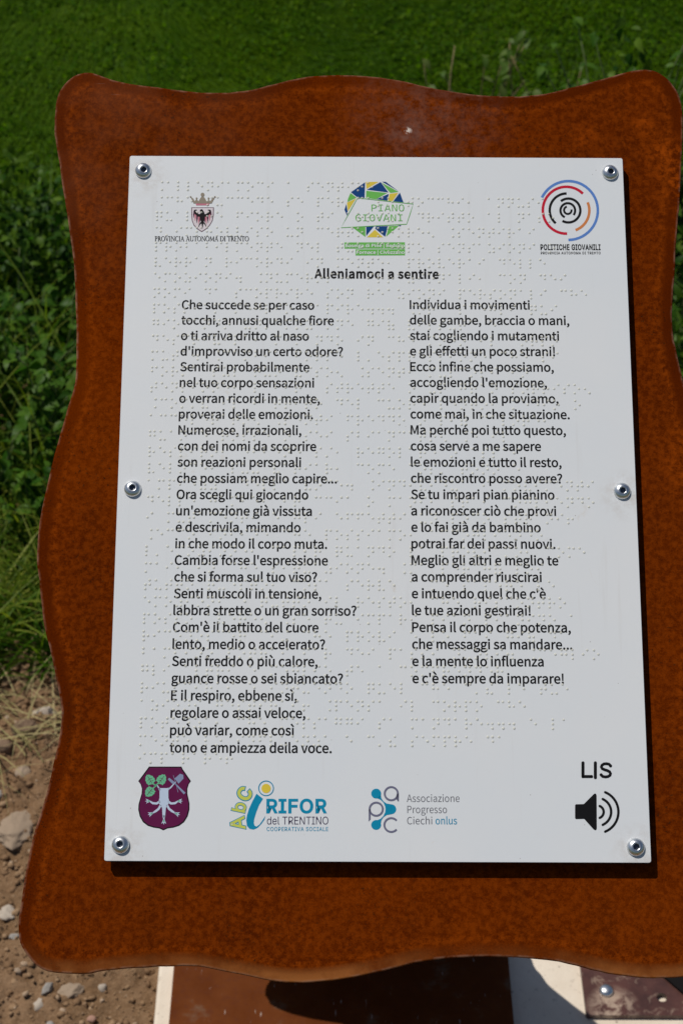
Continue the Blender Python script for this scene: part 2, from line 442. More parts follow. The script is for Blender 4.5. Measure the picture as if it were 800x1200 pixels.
OUT = resample(OUTLINE, 3)
area = 0.5 * np.sum(OUT[:, 0] * np.roll(OUT[:, 1], -1) - np.roll(OUT[:, 0], -1) * OUT[:, 1])
if area < 0: OUT = OUT[::-1].copy()
plate = link('plate', wavy_plate(OUT, -7.5, 5.0, 'plate'), M['rust'], sign, smooth=True)
try:
    plate.data.set_sharp_from_angle(angle=R(50))
except Exception:
    pass
plate.matrix_local = FACE
tag(plate, 'rusty steel plate with wavy edges')

# the white panel, A3, 3 mm thick
def panel_mesh():
    w, h, t, r = 0.1485, 0.210, 0.003, 0.0012
    ring = []
    for cx, cy, a0 in ((w-r, h-r, 0), (-w+r, h-r, 90), (-w+r, -h+r, 180), (w-r, -h+r, 270)):
        for a in range(0, 91, 30):
            ring.append((cx + r * math.cos(R(a0 + a)), cy + r * math.sin(R(a0 + a))))
    n = len(ring)
    V = [(x * (1 - 0.0002 / w), y * (1 - 0.0002 / h), 0) for x, y in ring] + [(x, y, -0.00025) for x, y in ring] + [(x, y, -t) for x, y in ring]
    F = [tuple(range(n))]
    for a in (0, n):
        F += [(a + i, a + n + i, a + n + (i + 1) % n, a + (i + 1) % n) for i in range(n)]
    F.append(tuple(reversed(range(2 * n, 3 * n))))
    me = mesh_py('panel', V, F)
    me.materials.append(M['panel']); me.materials.append(M['shade_black'])
    for p in me.polygons:
        if abs(p.normal.z) < 0.4 and p.center.z < -0.0005: p.material_index = 1  # edge shade is painted on here
        if p.normal.z < -0.5: p.material_index = 1
    return me
panel = bpy.data.objects.new('panel', panel_mesh())
C.objects.link(panel)
panel.parent = sign
panel.matrix_local = FACE
tag(panel, 'white rectangular panel printed with poem')

# ---------------------------------------------------------------- lettering
# outlines of the letters (units: capital height = 1000), "advance:contour/contour"
GLYPHS = {
 'S': {
  ' ': '306:',
  '!': '441:177,302 263,302 282,1022 157,1022/220,-18 244,-15 284,8 307,50 310,76 307,103 284,146 244,169 220,172 196,169 156,146 133,103 130,76 133,50 156,8 196,-15',
  "'": '379:150,659 228,659 251,913 254,1052 123,1052 126,913',
  ',': '379:102,-259 160,-229 209,-191 248,-146 277,-95 295,-37 302,26 289,104 253,154 227,167 196,172 150,161 116,131 106,110 106,59 130,20 170,0 209,-1 204,-41 172,-110 112,-165 72,-186',
  '.': '379:190,-18 213,-15 253,8 276,50 280,76 276,103 253,146 213,169 190,172 165,169 126,146 103,103 100,76 103,50 126,8 165,-15',
  '?': '647:243,302 353,302 361,399 400,481 512,627 556,705 574,797 566,867 542,926 505,974 454,1010 392,1032 319,1040 217,1023 130,979 59,914 130,849 181,895 240,925 306,936 351,931 387,916 416,893 437,863 449,828 453,789 435,713 283,497 247,409/302,-18 326,-15 366,8 390,50 393,76 390,103 366,146 326,169 302,172 277,169 238,146 216,103 213,76 216,50 238,8 277,-15',
  'A': '829:5,0 132,0 229,306 290,306 595,306 690,0 824,0 484,1000 344,1000/261,405 409,898 415,898 563,405',
  'B': '896:138,0 456,0 561,8 653,32 729,73 786,130 822,203 835,293 828,357 809,411 778,455 737,490 688,516 632,532 632,539 675,558 711,586 740,621 761,662 773,707 778,756 766,835 733,897 681,944 613,976 529,994 138,1000/263,576 263,900 489,897 548,885 594,864 627,833 647,792 653,739 648,692 629,652 597,619 551,595 490,581/263,101 263,477 519,473 587,458 640,434 679,399 703,354 711,297 703,236 678,186 639,149 585,122 518,106',
  'C': '870:514,-18 577,-13 687,20 735,48 821,126 752,206 684,145 648,123 566,96 520,93 430,106 354,143 293,203 247,285 219,385 209,503 219,620 249,719 296,799 358,858 435,895 524,907 565,904 638,881 671,862 729,813 797,895 727,955 684,980 581,1013 523,1018 402,1002 295,955 206,880 138,777 94,650 79,499 94,348 136,221 203,119 291,44 395,-2',
  'E': '804:138,0 729,0 729,108 263,108 263,472 643,472 643,580 263,580 263,894 714,894 714,1000 138,1000',
  'F': '753:138,0 263,0 263,449 645,449 645,555 263,555 263,894 714,894 714,1000 138,1000',
  'I': '400:138,0 263,0 263,1000 138,1000',
  'M': '1108:138,0 251,0 250,599 235,849 240,849 510,101 595,101 864,849 869,849 853,599 853,0 970,0 970,1000 819,1000 558,256 553,256 289,1000 138,1000',
  'N': '986:138,0 256,0 256,578 243,838 355,632 719,0 849,0 849,1000 729,1000 729,428 746,164 739,164 632,370 266,1000 138,1000',
  'O': '1012:506,-18 625,-1 728,46 814,123 878,226 919,353 933,503 919,653 878,779 814,881 728,956 625,1002 506,1018 387,1002 284,956 198,881 134,779 93,653 79,503 93,353 134,226 198,123 284,46 387,-1/506,93 422,106 349,144 290,204 246,286 218,386 209,503 218,620 246,719 290,799 349,858 422,895 506,907 591,895 663,858 722,799 766,719 794,620 804,503 794,386 766,286 722,204 663,144 591,106',
  'P': '864:138,0 263,0 263,398 428,398 532,407 621,431 695,473 750,533 785,610 797,707 785,804 750,880 694,935 619,972 528,993 423,1000 138,1000/263,501 263,898 487,894 553,881 605,857 642,821 664,772 671,707 664,642 643,590 608,550 557,522 492,506',
  'S': '813:415,-18 512,-8 596,21 663,65 713,122 744,190 754,266 747,334 727,390 695,437 653,475 548,533 329,631 266,683 247,718 240,763 246,804 263,840 291,868 328,889 374,903 427,907 514,896 589,864 655,814 720,895 640,959 592,983 485,1014 427,1018 341,1009 265,983 201,943 153,890 123,826 112,753 120,686 144,630 179,585 221,548 315,497 504,413 578,367 604,338 620,301 626,255 620,209 601,170 571,138 529,113 478,98 416,93 314,108 220,151 141,217 65,130 163,51 219,22 280,0 346,-13',
  'a': '768:296,-18 341,-14 427,13 542,89 557,0 659,0 659,456 653,542 633,616 599,677 550,722 484,750 402,760 289,744 190,708 112,663 160,577 261,631 340,653 382,656 435,649 476,629 504,599 522,560 535,469 392,448 277,418 189,378 128,328 92,266 80,192 88,130 109,78 142,37 185,7 237,-11/332,83 265,95 238,110 218,133 205,162 201,201 208,245 232,285 274,318 337,346 423,369 535,386 535,180 433,108 366,86',
  'b': '843:452,-18 534,-6 610,30 676,87 728,166 761,264 774,382 765,490 740,582 698,657 640,713 567,748 479,760 397,746 318,709 246,656 251,1086 126,1086 126,0 225,0 236,76 241,76 345,7 417,-15/431,87 347,104 283,138 251,164 251,554 352,629 416,652 447,655 511,646 561,620 599,580 625,525 639,458 644,381 637,295 616,223 584,165 541,123 490,96',
  'c': '696:417,-18 461,-15 546,7 585,26 658,75 603,160 552,122 494,96 428,86 364,95 308,122 263,164 228,220 207,289 199,370 207,450 230,519 265,576 312,619 368,646 432,655 512,637 580,591 643,673 552,734 473,757 427,760 334,748 250,714 177,657 121,581 84,484 71,370 83,256 117,160 171,84 240,28 324,-6',
  'd': '846:378,-18 421,-14 502,13 539,35 603,87 618,0 720,0 720,1086 595,1086 595,801 602,674 538,720 471,749 393,760 310,748 235,712 169,655 118,578 84,482 72,370 82,255 110,160 156,83 216,28 291,-6/405,87 345,96 295,121 254,162 225,218 207,288 201,371 208,451 230,520 263,576 306,619 358,646 415,655 505,637 595,577 595,188 534,132 503,112 471,98',
  'e': '756:426,-18 474,-15 560,4 668,57 625,141 538,97 474,84 373,90 315,114 267,152 230,204 205,267 194,341 693,341 698,412 690,511 664,596 622,665 563,717 490,749 402,760 319,748 241,712 173,655 119,578 84,482 71,370 83,256 119,161 174,84 246,28 331,-6/192,430 206,498 231,555 265,600 307,633 354,653 405,660 459,654 504,634 541,601 567,556 584,499 589,430',
  'f': '443:45,640 146,640 146,0 270,0 270,640 427,640 427,741 270,741 273,902 296,967 316,987 343,1000 402,1002 458,984 486,1080 384,1103 294,1096 240,1074 198,1038 169,989 152,930 146,741 45,734',
  'g': '769:375,-341 483,-332 574,-305 649,-264 704,-212 738,-151 750,-85 743,-29 721,16 685,49 635,73 571,87 347,91 269,102 244,114 220,150 223,208 265,261 356,235 447,243 512,266 567,304 609,355 636,418 645,492 629,580 585,645 737,645 737,741 479,741 432,754 374,760 302,752 236,727 180,688 136,636 107,571 97,495 111,413 147,345 194,291 138,234 115,182 112,153 121,100 144,60 179,31 179,25 119,-23 82,-81 70,-143 80,-202 109,-251 155,-290 216,-318 290,-335/374,319 333,325 296,341 264,367 239,402 223,445 217,495 223,546 238,589 263,623 295,648 332,663 374,668 416,663 454,648 486,623 511,589 526,546 532,495 526,445 510,402 485,367 453,341 415,325/393,-255 330,-251 277,-239 235,-220 204,-194 185,-163 181,-104 196,-61 230,-20 254,0 335,-11 523,-13 589,-32 610,-50 623,-74 628,-105 620,-143 599,-178 564,-209 517,-233 460,-249',
  'h': '828:126,0 251,0 251,538 351,622 417,648 453,651 497,646 533,630 560,604 579,566 590,516 593,0 718,0 718,469 712,556 693,628 663,685 619,726 562,751 491,760 443,755 356,723 317,698 246,636 251,1086 126,1086',
  'i': '375:126,0 251,0 251,741 126,741/188,894 211,896 248,916 269,953 271,977 269,999 248,1035 211,1055 188,1057 165,1055 129,1035 109,999 106,977 109,953 129,916 165,896',
  'l': '387:256,-18 329,-7 311,89 268,91 252,122 251,1086 126,1086 129,99 139,58 156,25 181,2 215,-13',
  'm': '1263:126,0 251,0 251,538 348,623 378,638 437,651 479,646 514,630 541,604 560,566 571,516 574,0 698,0 698,538 797,623 827,638 885,651 928,646 963,630 990,604 1008,566 1020,516 1023,0 1147,0 1147,469 1141,556 1123,628 1092,685 1049,726 993,751 924,760 879,755 796,720 756,692 678,618 637,694 607,722 571,743 526,755 473,760 430,755 349,723 240,633 228,741 126,741',
  'n': '832:126,0 251,0 251,538 351,622 417,648 453,651 497,646 533,630 560,604 579,566 590,516 593,0 718,0 718,469 712,556 693,628 663,685 619,726 562,751 491,760 443,755 355,723 240,633 228,741 126,741',
  'o': '827:413,-18 502,-6 583,28 653,84 707,160 743,256 756,370 743,484 707,581 653,657 583,714 502,748 413,760 325,748 244,714 174,657 119,581 84,484 71,370 84,256 119,160 174,84 244,28 325,-6/413,86 353,95 301,122 258,164 226,220 206,289 199,370 206,450 226,519 258,576 301,619 353,646 413,655 474,646 526,619 569,576 602,519 622,450 629,370 622,289 602,220 569,164 526,122 474,95',
  'p': '846:126,-312 251,-312 247,68 315,21 384,-8 452,-18 534,-6 610,30 676,87 728,166 761,264 774,382 765,490 740,582 698,657 640,713 567,748 479,760 394,745 315,707 243,655 228,741 126,741/431,87 347,104 251,164 251,554 353,629 417,652 447,655 511,646 561,620 599,580 625,525 639,458 644,381 637,295 616,223 584,165 541,123 490,96',
  'q': '846:595,-312 720,-312 720,741 621,741 606,671 541,720 472,750 393,760 310,748 235,712 169,655 118,578 84,482 72,370 82,255 110,160 156,83 216,28 291,-6 378,-18 461,-4 536,33 602,86 595,-49/405,87 345,96 295,121 254,162 225,218 207,288 201,371 208,451 230,520 263,576 306,619 358,646 415,655 505,637 595,577 595,188 534,132 503,112 471,98',
  'r': '529:126,0 251,0 251,476 278,532 307,576 372,631 437,648 509,636 532,744 496,756 453,760 413,755 374,741 302,688 243,606 228,741 126,741',
  's': '638:319,-18 400,-10 467,13 519,47 557,92 580,144 588,202 579,265 554,314 516,352 469,382 252,477 226,498 209,524 203,555 218,609 264,648 298,659 373,661 431,644 509,598 569,675 468,735 385,757 340,760 264,752 201,731 151,699 115,656 92,606 85,550 93,493 117,446 153,409 248,356 380,303 444,258 462,229 469,195 453,137 433,113 405,95 368,83 281,82 205,104 104,168 44,85 123,32 168,11 267,-14',
  't': '514:357,-18 428,-9 495,10 471,104 400,84 348,87 318,100 297,120 282,148 271,225 271,640 473,640 473,741 271,741 271,950 168,950 154,741 37,734 37,640 147,640 147,229 152,159 167,99 194,50 233,13 287,-10',
  'u': '828:342,-18 391,-13 476,19 515,46 587,116 600,0 704,0 704,741 580,741 580,216 513,144 482,120 416,93 379,90 335,95 300,110 273,137 254,174 244,224 240,741 115,741 115,271 121,184 139,112 170,56 214,15 271,-9',
  'v': '711:285,0 431,0 693,741 570,741 362,101 355,101 147,741 18,741',
  'z': '648:48,0 608,0 608,101 205,101 596,674 596,741 90,741 90,640 438,640 48,67',
  '|': '368:141,-381 228,-381 228,1143 141,1143',
  'à': '768:296,-18 341,-14 427,13 542,89 557,0 659,0 659,456 653,542 633,616 599,677 550,722 484,750 402,760 289,744 190,708 112,663 160,577 261,631 340,653 382,656 435,649 476,629 504,599 522,560 535,469 392,448 277,418 189,378 128,328 92,266 80,192 88,130 109,78 142,37 185,7 237,-11/332,83 265,95 238,110 218,133 205,162 201,201 208,245 232,285 274,318 337,346 423,369 535,386 535,180 433,108 366,86/430,873 494,936 277,1190 191,1108',
  'è': '756:426,-18 474,-15 560,4 668,57 625,141 538,97 474,84 373,90 315,114 267,152 230,204 205,267 194,341 693,341 698,412 690,511 664,596 622,665 563,717 490,749 402,760 319,748 241,712 173,655 119,578 84,482 71,370 83,256 119,161 174,84 246,28 331,-6/192,430 206,498 231,555 265,600 307,633 354,653 405,660 459,654 504,634 541,601 567,556 584,499 589,430/423,873 488,936 273,1190 184,1108',
  'é': '756:426,-18 474,-15 560,4 668,57 625,141 538,97 474,84 373,90 315,114 267,152 230,204 205,267 194,341 693,341 698,412 690,511 664,596 622,665 563,717 490,749 402,760 319,748 241,712 173,655 119,578 84,482 71,370 83,256 119,161 174,84 246,28 331,-6/192,430 206,498 231,555 265,600 307,633 354,653 405,660 459,654 504,634 541,601 567,556 584,499 589,430/381,873 618,1108 532,1190 317,936',
  'ì': '375:126,0 251,0 251,741 126,741/211,873 274,936 59,1190 -29,1108',
  'ò': '827:413,-18 502,-6 583,28 653,84 707,160 743,256 756,370 743,484 707,581 653,657 583,714 502,748 413,760 325,748 244,714 174,657 119,581 84,484 71,370 84,256 119,160 174,84 244,28 325,-6/413,86 353,95 301,122 258,164 226,220 206,289 199,370 206,450 226,519 258,576 301,619 353,646 413,655 474,646 526,619 569,576 602,519 622,450 629,370 622,289 602,220 569,164 526,122 474,95/435,873 499,936 284,1190 196,1108',
  'ù': '828:342,-18 391,-13 476,19 515,46 587,116 600,0 704,0 704,741 580,741 580,216 513,144 482,120 416,93 379,90 335,95 300,110 273,137 254,174 244,224 240,741 115,741 115,271 121,184 139,112 170,56 214,15 271,-9/435,873 498,936 282,1190 196,1108',
  '…': '1364:228,608 204,605 164,582 141,543 138,518 141,494 164,454 204,432 228,428 252,432 292,454 315,494 318,518 315,543 292,582 252,605/682,608 658,605 618,582 595,543 592,518 595,494 618,454 658,432 682,428 706,432 746,454 769,494 772,518 769,543 746,582 706,605/1136,608 1112,605 1072,582 1050,543 1046,518 1050,494 1072,454 1112,432 1136,428 1161,432 1200,454 1223,494 1226,518 1223,543 1200,582 1161,605',
 },
 'I': {
  ' ': '369:',
  'A': '943:32,0 396,1000 543,1000 910,0 777,0 551,634 456,940 482,940 437,789 167,0/216,279 216,391 727,391 727,279',
  'C': '1003:526,-13 442,-6 366,14 295,49 205,125 137,227 105,308 86,399 79,499 86,600 105,691 137,773 205,875 295,951 366,986 442,1006 526,1013 599,1008 669,991 733,964 790,926 840,879 880,822 910,758 930,685 803,685 774,762 714,833 649,872 558,894 466,891 386,864 316,814 261,743 222,652 208,580 205,458 214,382 233,315 261,256 296,207 361,150 439,116 496,105 558,106 620,118 690,150 737,188 781,252 803,315 930,315 911,243 881,178 840,122 791,74 734,37 669,9 600,-8',
  'D': '987:430,0 189,0 189,112 499,117 597,144 674,194 731,265 757,323 775,389 783,462 783,541 767,647 731,736 696,785 653,825 601,856 541,876 472,887 183,888 183,1000 491,998 579,985 657,959 726,919 810,838 869,730 894,646 907,502 893,357 869,272 809,164 723,82 652,42 571,15/245,1000 245,0 118,0 118,1000',
  'E': '823:118,0 118,1000 732,1000 732,888 245,888 245,562 699,562 699,450 245,450 245,112 738,112 738,0',
  'F': '806:118,0 118,1000 726,1000 726,888 245,888 245,547 681,547 681,435 245,435 245,0',
  'G': '1023:528,-13 443,-6 365,14 294,49 204,125 136,227 104,309 85,399 79,499 85,600 104,691 136,773 203,875 260,928 362,986 438,1006 521,1013 597,1008 669,990 735,961 793,922 842,874 883,818 913,755 932,685 802,685 769,760 723,820 662,864 605,886 539,896 464,891 385,864 337,833 277,770 246,715 222,652 205,541 208,419 222,348 246,285 296,207 362,150 413,125 469,109 556,105 655,129 698,153 735,183 779,242 806,314 815,398 854,391 556,391 556,503 940,503 938,353 926,278 903,210 846,122 770,55 709,22 605,-8',
  'H': '1016:118,0 118,1000 245,1000 245,568 771,568 771,1000 898,1000 898,0 771,0 771,456 596,456 245,456 245,0',
  'I': '591:61,0 61,112 232,112 232,241 232,888 61,888 61,1000 530,1000 530,888 359,888 359,112 530,112 530,0',
  'L': '772:118,0 118,1000 245,1000 245,112 710,112 710,0',
  'M': '1235:118,0 118,1000 298,1000 551,352 632,96 604,96 672,311 936,1000 1116,1000 1116,0 991,0 997,899 1008,899 923,645 672,0 562,0 328,589 220,899 234,899 236,803 240,0',
  'N': '1029:118,0 118,1000 268,1000 706,309 813,108 796,105 784,323 784,1000 911,1000 911,0 760,0 331,680 211,889 234,892 245,592 246,0',
  'O': '1048:525,-13 442,-6 366,14 296,49 206,125 137,227 105,308 86,399 79,499 86,600 105,691 137,773 206,875 296,951 366,986 442,1006 525,1013 608,1006 684,986 754,951 844,875 912,773 944,691 963,600 969,499 963,399 944,308 912,227 844,125 786,71 684,14 608,-6/525,104 583,109 662,135 710,166 752,205 803,283 827,347 841,419 846,499 841,581 827,653 803,717 752,795 710,834 662,865 610,885 525,896 439,885 387,864 339,834 297,794 246,716 222,653 208,580 203,499 208,419 222,347 246,284 297,206 339,166 387,136 439,115',
  'P': '874:118,0 118,1000 500,999 568,990 653,958 719,909 753,868 777,820 802,713 794,598 777,546 753,499 699,439 627,394 535,370 215,365 215,477 482,477 548,488 599,513 646,562 675,645 672,740 646,804 599,853 527,882 456,889 245,889 245,0',
  'R': '883:118,0 118,1000 501,999 600,982 655,960 721,913 754,874 779,828 801,750 801,634 788,582 767,534 721,473 654,427 569,398 464,389 189,389 189,501 484,502 568,517 601,533 638,564 663,605 676,655 676,730 663,781 627,835 585,864 549,878 483,888 245,889 245,0/694,0 452,450 595,450 841,0',
  'S': '878:440,-17 307,-2 251,18 179,61 141,97 100,163 83,214 75,268 205,268 224,200 266,149 327,115 400,99 484,99 562,118 624,156 665,209 678,257 676,304 661,341 633,371 551,415 321,483 221,529 149,591 110,670 102,732 113,811 133,858 181,919 222,952 297,989 383,1010 446,1013 568,998 621,978 689,936 741,882 766,839 782,793 788,743 663,743 642,810 613,845 573,872 499,897 401,899 313,873 253,822 233,783 227,754 230,706 240,679 268,646 318,612 390,585 596,524 705,467 756,418 784,372 800,316 803,272 798,220 773,147 744,104 707,66 636,21 578,0 512,-13',
  'T': '882:62,888 62,1000 819,1000 819,888 505,888 505,0 379,0 379,888',
  'U': '1017:509,-16 398,-5 333,16 274,47 203,107 166,157 140,213 123,274 118,340 118,1000 244,1000 244,350 248,304 267,241 315,172 368,134 433,109 509,101 585,109 650,134 702,172 750,241 768,304 772,350 772,1000 899,1000 899,340 893,274 877,213 850,157 814,107 743,47 684,16 619,-5',
  'V': '943:401,0 32,1000 166,1000 391,368 487,60 461,60 506,211 776,1000 910,1000 546,0',
  'b': '834:451,-16 389,-10 325,15 280,51 232,115 220,115 220,0 103,0 103,1000 223,1000 223,628 232,628 288,699 352,740 428,755 510,750 591,723 659,673 713,603 739,545 763,446 766,333 749,228 713,138 660,68 591,17 539,-4/433,92 515,108 549,129 591,172 628,251 645,372 628,492 591,569 550,612 516,632 433,648 351,633 317,613 276,572 238,496 221,372 238,248 276,170 318,128 352,108',
  'c': '778:407,-16 343,-11 283,5 230,32 161,90 110,167 86,228 72,295 67,368 72,443 86,511 110,572 161,649 230,707 283,734 343,750 407,756 511,741 600,700 668,633 711,544 595,515 576,560 538,605 496,631 443,646 361,644 320,631 285,610 243,565 222,528 192,418 195,297 213,231 232,192 270,143 302,118 340,101 407,91 477,101 532,130 573,174 598,230 713,201 671,110 602,42 512,-1',
  'd': '834:384,-16 324,-11 244,17 175,68 122,138 85,228 68,333 72,446 95,545 122,603 176,673 244,723 325,750 407,755 482,740 546,699 602,628 611,628 611,1000 731,1000 731,0 615,0 615,115 603,115 555,51 510,15 446,-10/402,92 483,108 517,128 559,170 596,248 613,372 596,496 559,572 518,613 484,633 402,648 318,632 284,612 243,569 206,492 189,372 206,251 243,172 285,129 319,108',
  'e': '794:417,-16 348,-11 285,5 230,32 161,90 109,167 86,227 72,294 67,367 72,441 86,508 109,569 159,647 226,706 280,734 339,750 403,756 483,747 542,728 595,697 643,655 682,599 710,529 726,445 730,381 730,333 147,333 147,434 664,434 609,397 598,488 567,563 516,617 465,641 403,649 341,641 288,616 245,578 214,530 195,474 189,322 208,229 227,190 265,144 333,104 373,94 432,91 499,104 543,127 577,162 601,207 717,179 684,108 659,77 612,38 513,-5',
  'l': '372:274,-5 198,6 161,26 132,55 108,115 103,1000 223,1000 225,163 232,130 248,111 275,103 334,107 355,5',
 },
 'M': {
  'A': '826:413,881 270,369 555,369/331,1000 495,1000 801,0 661,0 587,261 529,261 237,261 165,0 25,0',
  'G': '826:739,82 661,26 571,-8 470,-19 353,-4 301,15 212,75 142,165 115,220 95,281 71,420 71,578 95,717 116,778 175,881 256,957 304,984 356,1003 474,1018 555,1010 632,986 705,946 705,808 613,875 555,897 495,908 393,897 327,863 299,837 255,769 239,727 226,678 211,564 217,372 226,318 254,227 297,160 355,115 389,102 428,93 499,92 549,101 591,120 610,133 610,402 465,402 465,513 739,513',
  'I': '826:135,1000 690,1000 690,886 480,886 480,114 690,114 690,0 135,0 135,114 344,114 344,371 344,886 135,886',
  'N': '826:93,1000 265,1000 602,177 602,1000 733,1000 733,0 561,0 224,823 224,0 93,0',
  'O': '826:606,499 601,632 586,737 561,814 544,843 501,885 445,906 380,906 324,885 282,843 251,779 231,688 221,569 221,429 231,311 251,220 282,156 324,114 380,93 445,93 475,101 524,132 561,185 586,261 601,366/747,499 738,340 711,210 665,109 600,38 516,-5 467,-16 359,-16 309,-5 225,37 161,109 115,209 99,270 81,415 81,583 99,728 136,843 161,889 226,961 310,1004 413,1018 516,1004 600,961 665,889 711,789 738,659',
  'P': '826:267,889 267,513 482,519 531,535 570,563 610,622 623,701 610,780 571,840 531,867 482,883/132,1000 478,998 527,992 611,966 678,924 726,865 755,791 762,748 762,654 743,571 704,505 647,454 572,421 527,410 424,402 267,402 267,0 132,0',
  'V': '826:413,114 648,1000 788,1000 495,0 331,0 38,1000 178,1000',
 },
}

def parse(g):
    adv, body = g.split(':')
    return int(adv) / 1000, [[(int(a) / 1000, int(b) / 1000) for a, b in (p.split(',') for p in c.split(' '))] for c in body.split('/') if c]
FONT = {k: {c: parse(v) for c, v in g.items()} for k, g in GLYPHS.items()}

def embolden(cs, d):
    """push every contour of a glyph outwards (holes inwards) by d"""
    if not d or not cs: return cs
    def area(c): return 0.5 * sum(c[i][0] * c[(i+1) % len(c)][1] - c[(i+1) % len(c)][0] * c[i][1] for i in range(len(c)))
    sg = 1 if area(max(cs, key=lambda c: abs(area(c)))) > 0 else -1
    out = []
    for c in cs:
        m = []
        for q in c:                                   # merge points that nearly coincide (they would cross over)
            if m and math.hypot(q[0]-m[-1][0], q[1]-m[-1][1]) < 0.016: m[-1] = ((q[0]+m[-1][0])/2, (q[1]+m[-1][1])/2)
            else: m.append(q)
        c = m
        n, o = len(c), []
        for i in range(n):
            (x0, y0), (x1, y1), (x2, y2) = c[i-1], c[i], c[(i+1) % n]
            a = math.hypot(x1-x0, y1-y0) or 1e-6; b = math.hypot(x2-x1, y2-y1) or 1e-6
            n1 = ((y1-y0)/a, -(x1-x0)/a); n2 = ((y2-y1)/b, -(x2-x1)/b)
            mx, my = n1[0]+n2[0], n1[1]+n2[1]; L = math.hypot(mx, my) or 1e-6
            mx /= L; my /= L
            k = min(1.4, 1 / max(0.4, mx*n1[0] + my*n1[1]))
            o.append((x1 + mx*d*k*sg, y1 + my*d*k*sg))
        out.append(o)
    return out

_glyph_cache = {}
def glyph_geo(font, ch, bold):
    """filled outline; contours that overlap are filled one by one, a hair's breadth apart in height"""
    key = (font, ch, bold)
    if key in _glyph_cache: return _glyph_cache[key]
    cs = [c for c in FONT[font][ch][1] if len(c) > 2]
    def area(c): return 0.5 * sum(c[i][0] * c[(i+1) % len(c)][1] - c[(i+1) % len(c)][0] * c[i][1] for i in range(len(c)))
    def inside(p, c):
        r = False
        for i in range(len(c)):
            (x0, y0), (x1, y1) = c[i-1], c[i]
            if (y0 > p[1]) != (y1 > p[1]) and p[0] < (x1-x0) * (p[1]-y0) / (y1-y0) + x0: r = not r
        return r
    out = ([], [])
    if cs:
        sg = 1 if area(max(cs, key=lambda c: abs(area(c)))) > 0 else -1
        outer = [c for c in cs if area(c) * sg > 0]; holes = [c for c in cs if area(c) * sg <= 0]
        groups = [[c] for c in outer]
        for h in holes:
            best = [g for g in groups if inside(h[0], g[0])] or groups[:1]
            min(best, key=lambda g: abs(area(g[0]))).append(h)
        Vs, F, n = [], [], 0
        for gi, g in enumerate(groups):
            cu = bpy.data.curves.new('letter', 'CURVE')
            cu.dimensions = '2D'; cu.fill_mode = 'FRONT'
            for c in embolden(g, bold):
                sp = cu.splines.new('POLY')
                sp.points.add(len(c) - 1)
                sp.points.foreach_set('co', [v for px, py in c for v in (px, py, 0, 1)])
                sp.use_cyclic_u = True
            o = bpy.data.objects.new('letter', cu)
            me = bpy.data.meshes.new_from_object(o)
            V = np.empty(len(me.vertices) * 3); me.vertices.foreach_get('co', V); V = V.reshape(-1, 3).copy()
            V[:, 2] = gi
            Vs.append(V); F += [tuple(i + n for i in p.vertices) for p in me.polygons]; n += len(V)
            bpy.data.objects.remove(o); bpy.data.curves.remove(cu); bpy.data.meshes.remove(me)
        out = (np.concatenate(Vs), F)
    _glyph_cache[key] = out
    return out

def text_geo(s, font='S', bold=0.0, track=0.0):
    """verts, faces and ink span of a line of text; capital height 1, baseline 0"""
    x, Vs, F, n = 0.0, [], [], 0
    for ch in s:
        V, f = glyph_geo(font, ch, bold)
        if len(V):
            Vs.append(V + np.array((x, 0, 0))); F += [tuple(i + n for i in q) for q in f]; n += len(V)
        x += FONT[font][ch][0] + track + (1.2 * bold if bold > 0.04 else 0)
    V = np.concatenate(Vs)
    return V, F, V[:, 0].min(), V[:, 0].max()

SERIF = {'P': (0, .62, [('v', .16), ('h', 1, .0, .3), ('h', 0, .02, .32), ('c', .26, .74, .24, .26, -90, 90)]),
         'R': (0, .70, [('v', .16), ('h', 1, .0, .3), ('h', 0, .02, .32), ('c', .24, .75, .22, .25, -90, 90), ('d', .30, .5, .66, 0)]),
         'O': (0, .86, [('c', .42, .5, .36, .5, 0, 360)]),
         'V': (0, .78, [('d', .10, 1, .40, 0), ('t', .68, 1, .40, 0), ('h', 1, .0, .26), ('h', 1, .56, .80)]),
         'I': (0, .38, [('v', .18), ('h', 1, .04, .32), ('h', 0, .04, .32)]),
         'N': (0, .88, [('t', .16, 1, .16, 0), ('d', .16, 1, .74, 0), ('t', .74, 1, .74, 0), ('h', 1, .02, .2), ('h', 0, .04, .30), ('h', 1, .62, .86)]),
         'C': (0, .74, [('c', .42, .5, .36, .5, 45, 315)]),
         'A': (0, .78, [('t', .38, 1, .12, 0), ('d', .38, 1, .66, 0), ('b', .36, .22, .56), ('h', 0, .0, .24), ('h', 0, .54, .80)]),
         'U': (0, .84, [('v2', .16, .3), ('t', .70, 1, .70, .3), ('c', .43, .3, .27, .3, 180, 360), ('h', 1, .02, .30), ('h', 1, .58, .82)]),
         'T': (0, .70, [('v', .35), ('h', 1, .04, .66), ('h', 0, .22, .48), ('t', .05, 1, .05, .8), ('t', .65, 1, .65, .8)]),
         'M': (0, 1.0, [('t', .16, 1, .13, 0), ('d', .16, 1, .48, .1), ('t', .82, 1, .48, .1), ('d', .80, 1, .84, 0), ('h', 0, .02, .26), ('h', 0, .72, .98)]),
         'D': (0, .84, [('v', .16), ('h', 1, .0, .36), ('h', 0, .0, .36), ('c', .34, .5, .40, .5, -90, 90)]),
         'E': (0, .62, [('v', .16), ('h', 1, .02, .54), ('b', .5, .16, .44), ('h', 0, .02, .58)]),
         ' ': (0, .34, [])}

